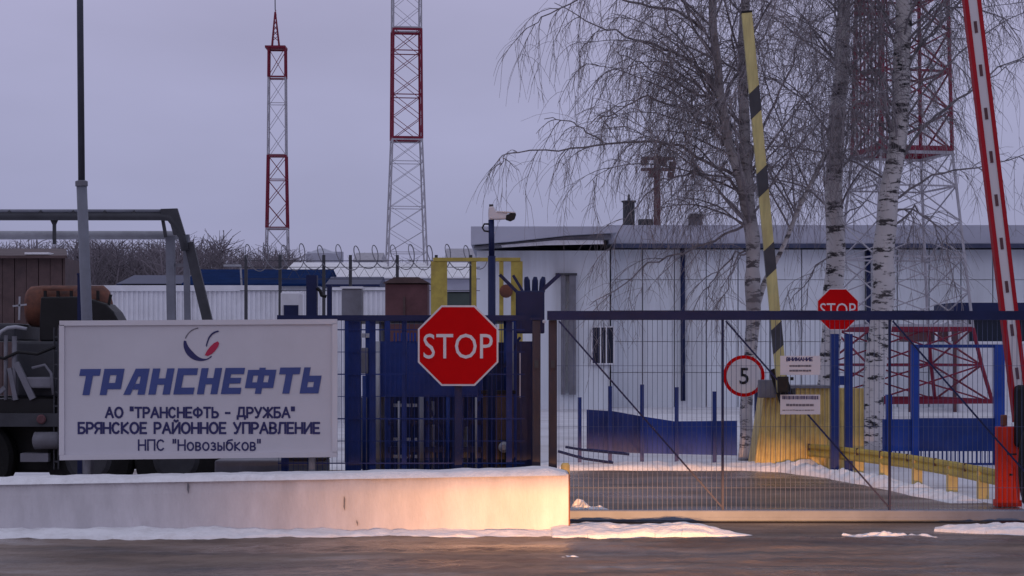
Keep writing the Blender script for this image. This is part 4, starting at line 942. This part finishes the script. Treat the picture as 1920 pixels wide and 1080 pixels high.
# ------------------------------------------------------------------ low blue fences inside
t = thing('low_panel_fence', 'low blue fence of solid panels on short posts behind the left half of the gate', 'fence', (X(1240, 28.6), 28.6, 0))
b = MB(); b.prism([PX(x_, y_, 28.7) for x_, y_ in ((1100, 768), (1150, 771), (1206, 781), (1206, 850), (1100, 846))], 28.7, 28.73); b.build('panel', M['blue'], t)
b = MB(); b.prism([PX(x_, y_, 28.7) for x_, y_ in ((1207, 781), (1265, 790), (1382, 789), (1382, 854), (1207, 850))], 28.69, 28.73); b.build('panel', M['blue_bright'], t)
for px, q0 in ((1087, 745), (1144, 724), (1204, 721), (1269, 726), (1340, 734)): MB().pbox(px - 3.5, q0, px + 3.5, 878, 28.55, .07).build('post', M['blue'], t)
b = MB(); b.tube([P(1060, 838, 28.4), P(1090, 843, 28.4), P(1180, 852, 28.4)], .02, 6); b.tube([P(1046, 846, 28.2), P(1095, 860, 28.2), P(1150, 868, 28.2)], .022, 6); b.build('bottom_pipe', M['navy'], t)
t = thing('tall_panel_fence', 'blue fence with tall square posts and a solid lower panel behind the yellow guard rail', 'fence', (X(1790, 29), 29, 0))
MB().pbox(1655, 786, 1714, 846, 29.05, .03).build('panel', M['blue_bright'], t)
MB().pbox(1718, 784, 1880, 846, 29.04, .03).build('panel', M['blue'], t)
for px, w in ((1717, 7), (1875, 9), (1668, 5)): MB().pbox(px - w, 646 if w > 5 else 740, px + w, 872, 29, .12).build('post', M['blue_bright'], t)
MB().pbox(1725, 646, 1866, 652, 29.02, .06).build('top_rail', M['blue'], t)
b = MB()
for px in range(1662, 1880, 8): b.pbox(px, 846, px + 2.4, 872, 29.06, .02)
b.pbox(1655, 868, 1880, 872, 29.04, .02); b.build('picket', M['blue'], t)

# yellow gas frame and brown cabinet behind the entrance
DZ = 34.0
t = thing('gantry', 'yellow painted steel gantry of square steel behind the stop sign', 'frame', (X(890, DZ), DZ, 0))
for p0, p1 in ((808, 838), (884, 893), (936, 944), (958, 980)):
    MB().pbox(p0, 490, p1, 842, DZ, .16).build('post', M['yellow_olive'], t)
MB().pbox(812, 483, 976, 489.5, DZ - .02, .2).build('beam', M['yellow_olive'], t)
b = MB(); b.pbox(940, 540, 958, 552, DZ - .1, .1); b.lathe(P(949, 546, DZ - .1), (0, -1, 0), [(0, .12), (.03, .12)], 16); b.build('valve', M['rust_orange'], t)
t = thing('brown_cabinet', 'red brown equipment cabinet at the foot of the tall lattice mast', 'cabinet', (X(762, 36), 36, 0))
MB().pbox(722, 532, 802, 835, 36, .8).build('body', M['red_brown'], t, bevel=.02)
b = MB(); b.prism([PX(x_, y_, 36) for x_, y_ in ((718, 531), (806, 531), (786, 520), (740, 520))], 35.9, 36.9); b.build('lid', M['brown'], t)
MB().pbox(756, 556, 760, 600, 35.97, .03).build('door_seam', M['brown'], t)
t = thing('green_container', 'dull green container between the posts of the yellow frame', 'container', (X(860, 40), 40, 0))
MB().pbox(838, 548, 886, 812, 40, 1.0).build('body', mat('dull_green_paint', (0.07, 0.09, 0.085), 0.6), t, bevel=.02)
MB().pbox(836, 542, 888, 547, 39.95, 1.1).build('lid', M['wall2'], t)

# ------------------------------------------------------------------ birches
def birch(label, D, trunks, explicit, n_auto, seed, zlo, zhi, lmul=1.0, az_bias=None, bark='birch'):
    rng = random.Random(seed)
    base = P(trunks[0][0][0], 0, D); base.z = 0
    t = thing('birch_tree', label, 'tree', base, 'birches inside the gate')
    tb = MB(); lines = []
    for ti, tr in enumerate(trunks):
        pts = []; rad = []
        for (px, py, r, dd) in tr:
            p = P(px, py, D); p.y = D + dd; pts.append(p); rad.append(r)
        if pts[0].z < .6 : pts[0].z = -.05
        fp = []; fr = []
        for i in range(len(pts) - 1):
            for k in range(5):
                f = k / 5; q = pts[i].lerp(pts[i + 1], f); w = .02 if i or k else 0
                fp.append(q + Vector((w * nz(q.z * 1.3, seed), w * nz(q.z * 1.3, seed + 9), 0)) * 2); fr.append(rad[i] + (rad[i + 1] - rad[i]) * f)
        fp.append(pts[-1]); fr.append(rad[-1]); tb.tube(fp, [r_ * ((.74 if bark == 'birch_grey' else .88) if q_.z > 3 else .92) for r_, q_ in zip(fr, fp)], 12); lines.append((fp, fr))
    tb.build('trunk', M[bark], t, smooth=True)
    lb = MB(); tw = MB()
    def limb(pts, r0, r1, depth=0):
        n = len(pts); lb.tube(pts, [(r0 + (r1 - r0) * i / (n - 1)) * .8 for i in range(n)], 5, cap=False)
        Ltot = sum((pts[i + 1] - pts[i]).length for i in range(n - 1))
        ns = max(3, int(Ltot / .24))
        for s in range(ns):
            f = .12 + .88 * (s + rng.random()) / ns
            if f > .99: f = .99
            i = min(int(f * (n - 1)), n - 2); g_ = f * (n - 1) - i; p = pts[i].lerp(pts[i + 1], g_)
            d = (pts[i + 1] - pts[i]).normalized()
            side = Vector((rng.gauss(0, 1), rng.gauss(0, 1), rng.gauss(.1, .6))); side -= d * side.dot(d); side.normalize()
            v = (d * rng.uniform(.3, 1.0) + side * .9).normalized()
            ln = rng.uniform(.35, 1.25) * lmul * (1.1 - .4 * f); m_ = 6; q = [p.copy()]
            droop = rng.uniform(.10, .24)
            for k in range(m_):
                v = (v + Vector((rng.gauss(0, .10), rng.gauss(0, .10), rng.gauss(0, .08) - droop))).normalized(); q.append(q[-1] + v * ln / m_)
            lb.tube(q, [.0085 - .005 * k / m_ for k in range(m_ + 1)], 4, cap=False)
            nt2 = int(ln / .08)
            if rng.random() < .75: pend(q[rng.randrange(2, m_ + 1)].copy(), rng.uniform(.4, 1.3))
            for w in range(nt2):
                f2 = (w + rng.random()) / nt2; i2 = min(int(f2 * m_), m_ - 1); p2 = q[i2].lerp(q[i2 + 1], f2 * m_ - i2)
                d2 = (q[i2 + 1] - q[i2]).normalized()
                v2 = (d2 * .6 + Vector((rng.gauss(0, .55), rng.gauss(0, .55), rng.gauss(-.15, .45)))).normalized()
                l2 = rng.choice((.2, .3, .45, .65, .95)) * rng.uniform(.8, 1.2); q2 = [p2]
                for k in range(4):
                    v2 = (v2 + Vector((rng.gauss(0, .09), rng.gauss(0, .09), -.30))).normalized(); q2.append(q2[-1] + v2 * l2 / 4)
                tw.tube(q2, [.0038, .0034, .0030, .0026, .0022], 3, cap=False)
    def pend(p, ln):                                  # a long hanging string with short side shoots
        q = [p]; v = Vector((rng.gauss(0, .3), rng.gauss(0, .3), -.6)).normalized(); m_ = 6
        for k in range(m_):
            v = (v + Vector((rng.gauss(0, .10), rng.gauss(0, .10), -.35))).normalized(); q.append(q[-1] + v * ln / m_)
        tw.tube(q, [.0046 - .0004 * k for k in range(m_ + 1)], 3, cap=False)
        for k in range(int(ln / .13)):
            i = rng.randrange(m_); a = q[i].lerp(q[i + 1], rng.random()); w = Vector((rng.gauss(0, .5), rng.gauss(0, .5), -.8)).normalized() * rng.uniform(.1, .35)
            tw.tube([a, a + w * .5 + Vector((0, 0, -.01)), a + w + Vector((0, 0, -.05))], [.003, .0026, .002], 3, cap=False)
    for ex in explicit:
        *pp, r0 = ex
        pts = [];
        dep = rng.uniform(-1.2, 1.2); m_ = len(pp)
        for i, (px, py) in enumerate(pp):
            q = P(px, py, D); q.y = D + dep * i / m_; pts.append(q)
        fine = []
        for i in range(m_ - 1):
            for k in range(4):
                q = pts[i].lerp(pts[i + 1], k / 4); fine.append(q + Vector((rng.gauss(0, .02), 0, rng.gauss(0, .02))))
        fine.append(pts[-1]); limb(fine, r0, .008)
    for a in range(n_auto):
        fp, fr = lines[a % len(lines)]
        zt = rng.uniform(zlo, zhi)
        c = [i for i in range(len(fp) - 1) if fp[i].z <= zt <= fp[i + 1].z]
        if not c: continue
        i = c[0]; p = fp[i].lerp(fp[i + 1], (zt - fp[i].z) / (fp[i + 1].z - fp[i].z))
        az = rng.uniform(0, 2 * math.pi) if not az_bias or rng.random() < .45 else az_bias + rng.gauss(0, .6)
        v = Vector((math.cos(az), math.sin(az) * .8, rng.uniform(.7, 2.0))).normalized()
        ln = rng.uniform(1.2, 3.5) * lmul * (1.15 - .5 * (zt - zlo) / (zhi - zlo + .01)); m_ = 11; pts = [p]
        dr = rng.uniform(.04, .15)
        for k in range(m_):
            v = (v + Vector((rng.gauss(0, .10), rng.gauss(0, .10), rng.gauss(0, .08) - dr * (.4 + k / m_)))).normalized(); pts.append(pts[-1] + v * ln / m_)
        limb(pts, min(.026, fr[i] * .30 + .007), .005)
    lb.build('branches', M['limb'], t); tw.build('twigs', M['twig'], t)
    return t
B1 = 30.5
birch('birch with forked trunk and long drooping twigs behind the speed sign', B1,
      [[(1396, 868, .12, 0), (1398, 780, .11, 0), (1406, 690, .105, 0), (1413, 600, .125, 0), (1412, 520, .14, 0), (1408, 440, .16, 0), (1403, 380, .15, 0), (1398, 250, .12, .1), (1396, 120, .11, .2), (1397, 0, .10, .2), (1402, -200, .07, .3), (1410, -420, .03, .4)],
       [(1407, 440, .12, 0), (1392, 350, .12, -.1), (1362, 270, .10, -.3), (1345, 180, .09, -.5), (1332, 80, .085, -.6), (1322, 0, .08, -.7), (1305, -160, .05, -.9), (1290, -330, .02, -1)],
       [(1413, 590, .07, 0), (1432, 540, .055, .1), (1480, 440, .05, .3), (1520, 360, .045, .5), (1530, 340, .04, .6), (1570, 260, .02, .7)]],
      [((1338, 150), (1300, 118), (1262, 96), (1190, 72), (1120, 45), (1040, 0), .045),
       ((1340, 190), (1318, 185), (1260, 158), (1200, 128), (1150, 108), .035),
       ((1362, 275), (1340, 245), (1290, 205), (1210, 178), (1165, 205), (1120, 222), .04),
       ((1380, 330), (1320, 300), (1275, 270), (1210, 262), (1140, 268), (1050, 277), (950, 282), (938, 305), .038),
       ((1135, 268), (1100, 248), (1070, 228), (1020, 226), .02),
       ((1400, 390), (1370, 340), (1300, 320), (1240, 340), (1180, 400), (1140, 470), .03),
       ((1360, 180), (1400, 110), (1440, 60), (1470, 0), .04), ((1404, 300), (1440, 220), (1480, 130), (1500, 30), .035),
       ((1405, 420), (1360, 440), (1290, 470), (1220, 490), (1160, 540), (1110, 570), .03),
       ((1326, 60), (1270, 20), (1200, 10), (1110, -10), (1030, 30), (985, 60), .035),
       ((1345, 200), (1310, 120), (1260, 50), (1230, -20), .03),
       ((1412, 470), (1385, 480), (1365, 520), (1350, 590), .025), ((1412, 480), (1380, 470), (1340, 520), (1330, 560), .025)],
      88, 5, 3.4, 9.5, 1.0, math.pi, 'birch_grey')
B2 = 33.0
birch('straight slim birch right of the yellow boom behind the smaller stop sign', B2,
      [[(1548, 850, .19, 0), (1552, 700, .18, 0), (1565, 540, .19, 0), (1566, 420, .18, 0), (1563, 350, .17, 0), (1570, 220, .16, 0), (1580, 80, .14, 0), (1585, -60, .11, 0), (1592, -300, .05, 0), (1596, -460, .02, 0)]],
      [((1568, 260), (1530, 330), (1500, 370), (1470, 400), .03), ((1570, 470), (1530, 500), (1480, 570), .02), ((1575, 120), (1530, 60), (1490, 20), .03), ((1566, 420), (1600, 390), (1640, 370), .025)],
      46, 8, 3.8, 10.2, .85)
B3 = 31.5
birch('thick white birch with black scars in front of the broad lattice mast', B3,
      [[(1632, 852, .20, 0), (1640, 700, .19, 0), (1654, 590, .20, 0), (1658, 480, .20, 0), (1664, 400, .19, 0), (1672, 330, .175, 0), (1688, 230, .165, 0), (1692, 110, .16, 0), (1694, 0, .15, 0), (1700, -200, .09, 0), (1708, -460, .02, 0)]],
      [((1672, 330), (1720, 250), (1790, 190), (1860, 130), (1940, 100), .04), ((1684, 260), (1760, 220), (1830, 160), (1920, 110), .03), ((1668, 380), (1740, 330), (1820, 320), (1930, 290), .03),
       ((1692, 120), (1750, 60), (1800, 0), (1860, -40), .035), ((1662, 440), (1720, 385), (1760, 420), (1790, 500), .03), ((1664, 400), (1710, 390), (1770, 440), (1790, 560), .025),
       ((1690, 60), (1760, 10), (1850, 20), (1910, 60), .03)],
      46, 13, 4.2, 10.5, 1.0, 0.0)

# ------------------------------------------------------------------ far bare wood behind the sheds (one mass)
rng = random.Random(21); b = MB()
def far_tree(px, ptop, D, r):
    x = X(px, D); zt = Z(ptop, D)
    b.tube([(x, D, 0), (x + rng.gauss(0, .2), D, zt * .6), (x + rng.gauss(0, .3), D, zt)], [r, r * .6, r * .15], 4, cap=False)
    for k in range(64):
        z0 = zt * rng.uniform(.25, .97); a = rng.uniform(0, 6.28); l_ = (zt - z0) * .5 + rng.uniform(.5, 1.4)
        q = [Vector((x, D, z0))]; v = Vector((math.cos(a), math.sin(a), rng.uniform(.5, 1.4))).normalized()
        for s in range(3): v = (v + Vector((rng.gauss(0, .25), rng.gauss(0, .25), rng.gauss(0, .2)))).normalized(); q.append(q[-1] + v * l_ / 3)
        if q[-1].z > zt + .1: continue
        b.tube(q, [r * .22, r * .16, r * .12, r * .08], 3, cap=False)
for i in range(230):
    px = rng.uniform(-40, 560); hz = 462 if px < 150 else (452 if px < 330 else (444 if px < 430 else 466))
    far_tree(px, hz + rng.gauss(6, 12), rng.uniform(100, 150), rng.uniform(.10, .16))
for i in range(26): far_tree(rng.uniform(640, 900), 486 + rng.gauss(0, 8), rng.uniform(150, 190), .12)
tag(b.build('far_wood', M['far_twig']), 'bare brown wood on the skyline behind the sheds at the left', 'wood', kind='stuff')
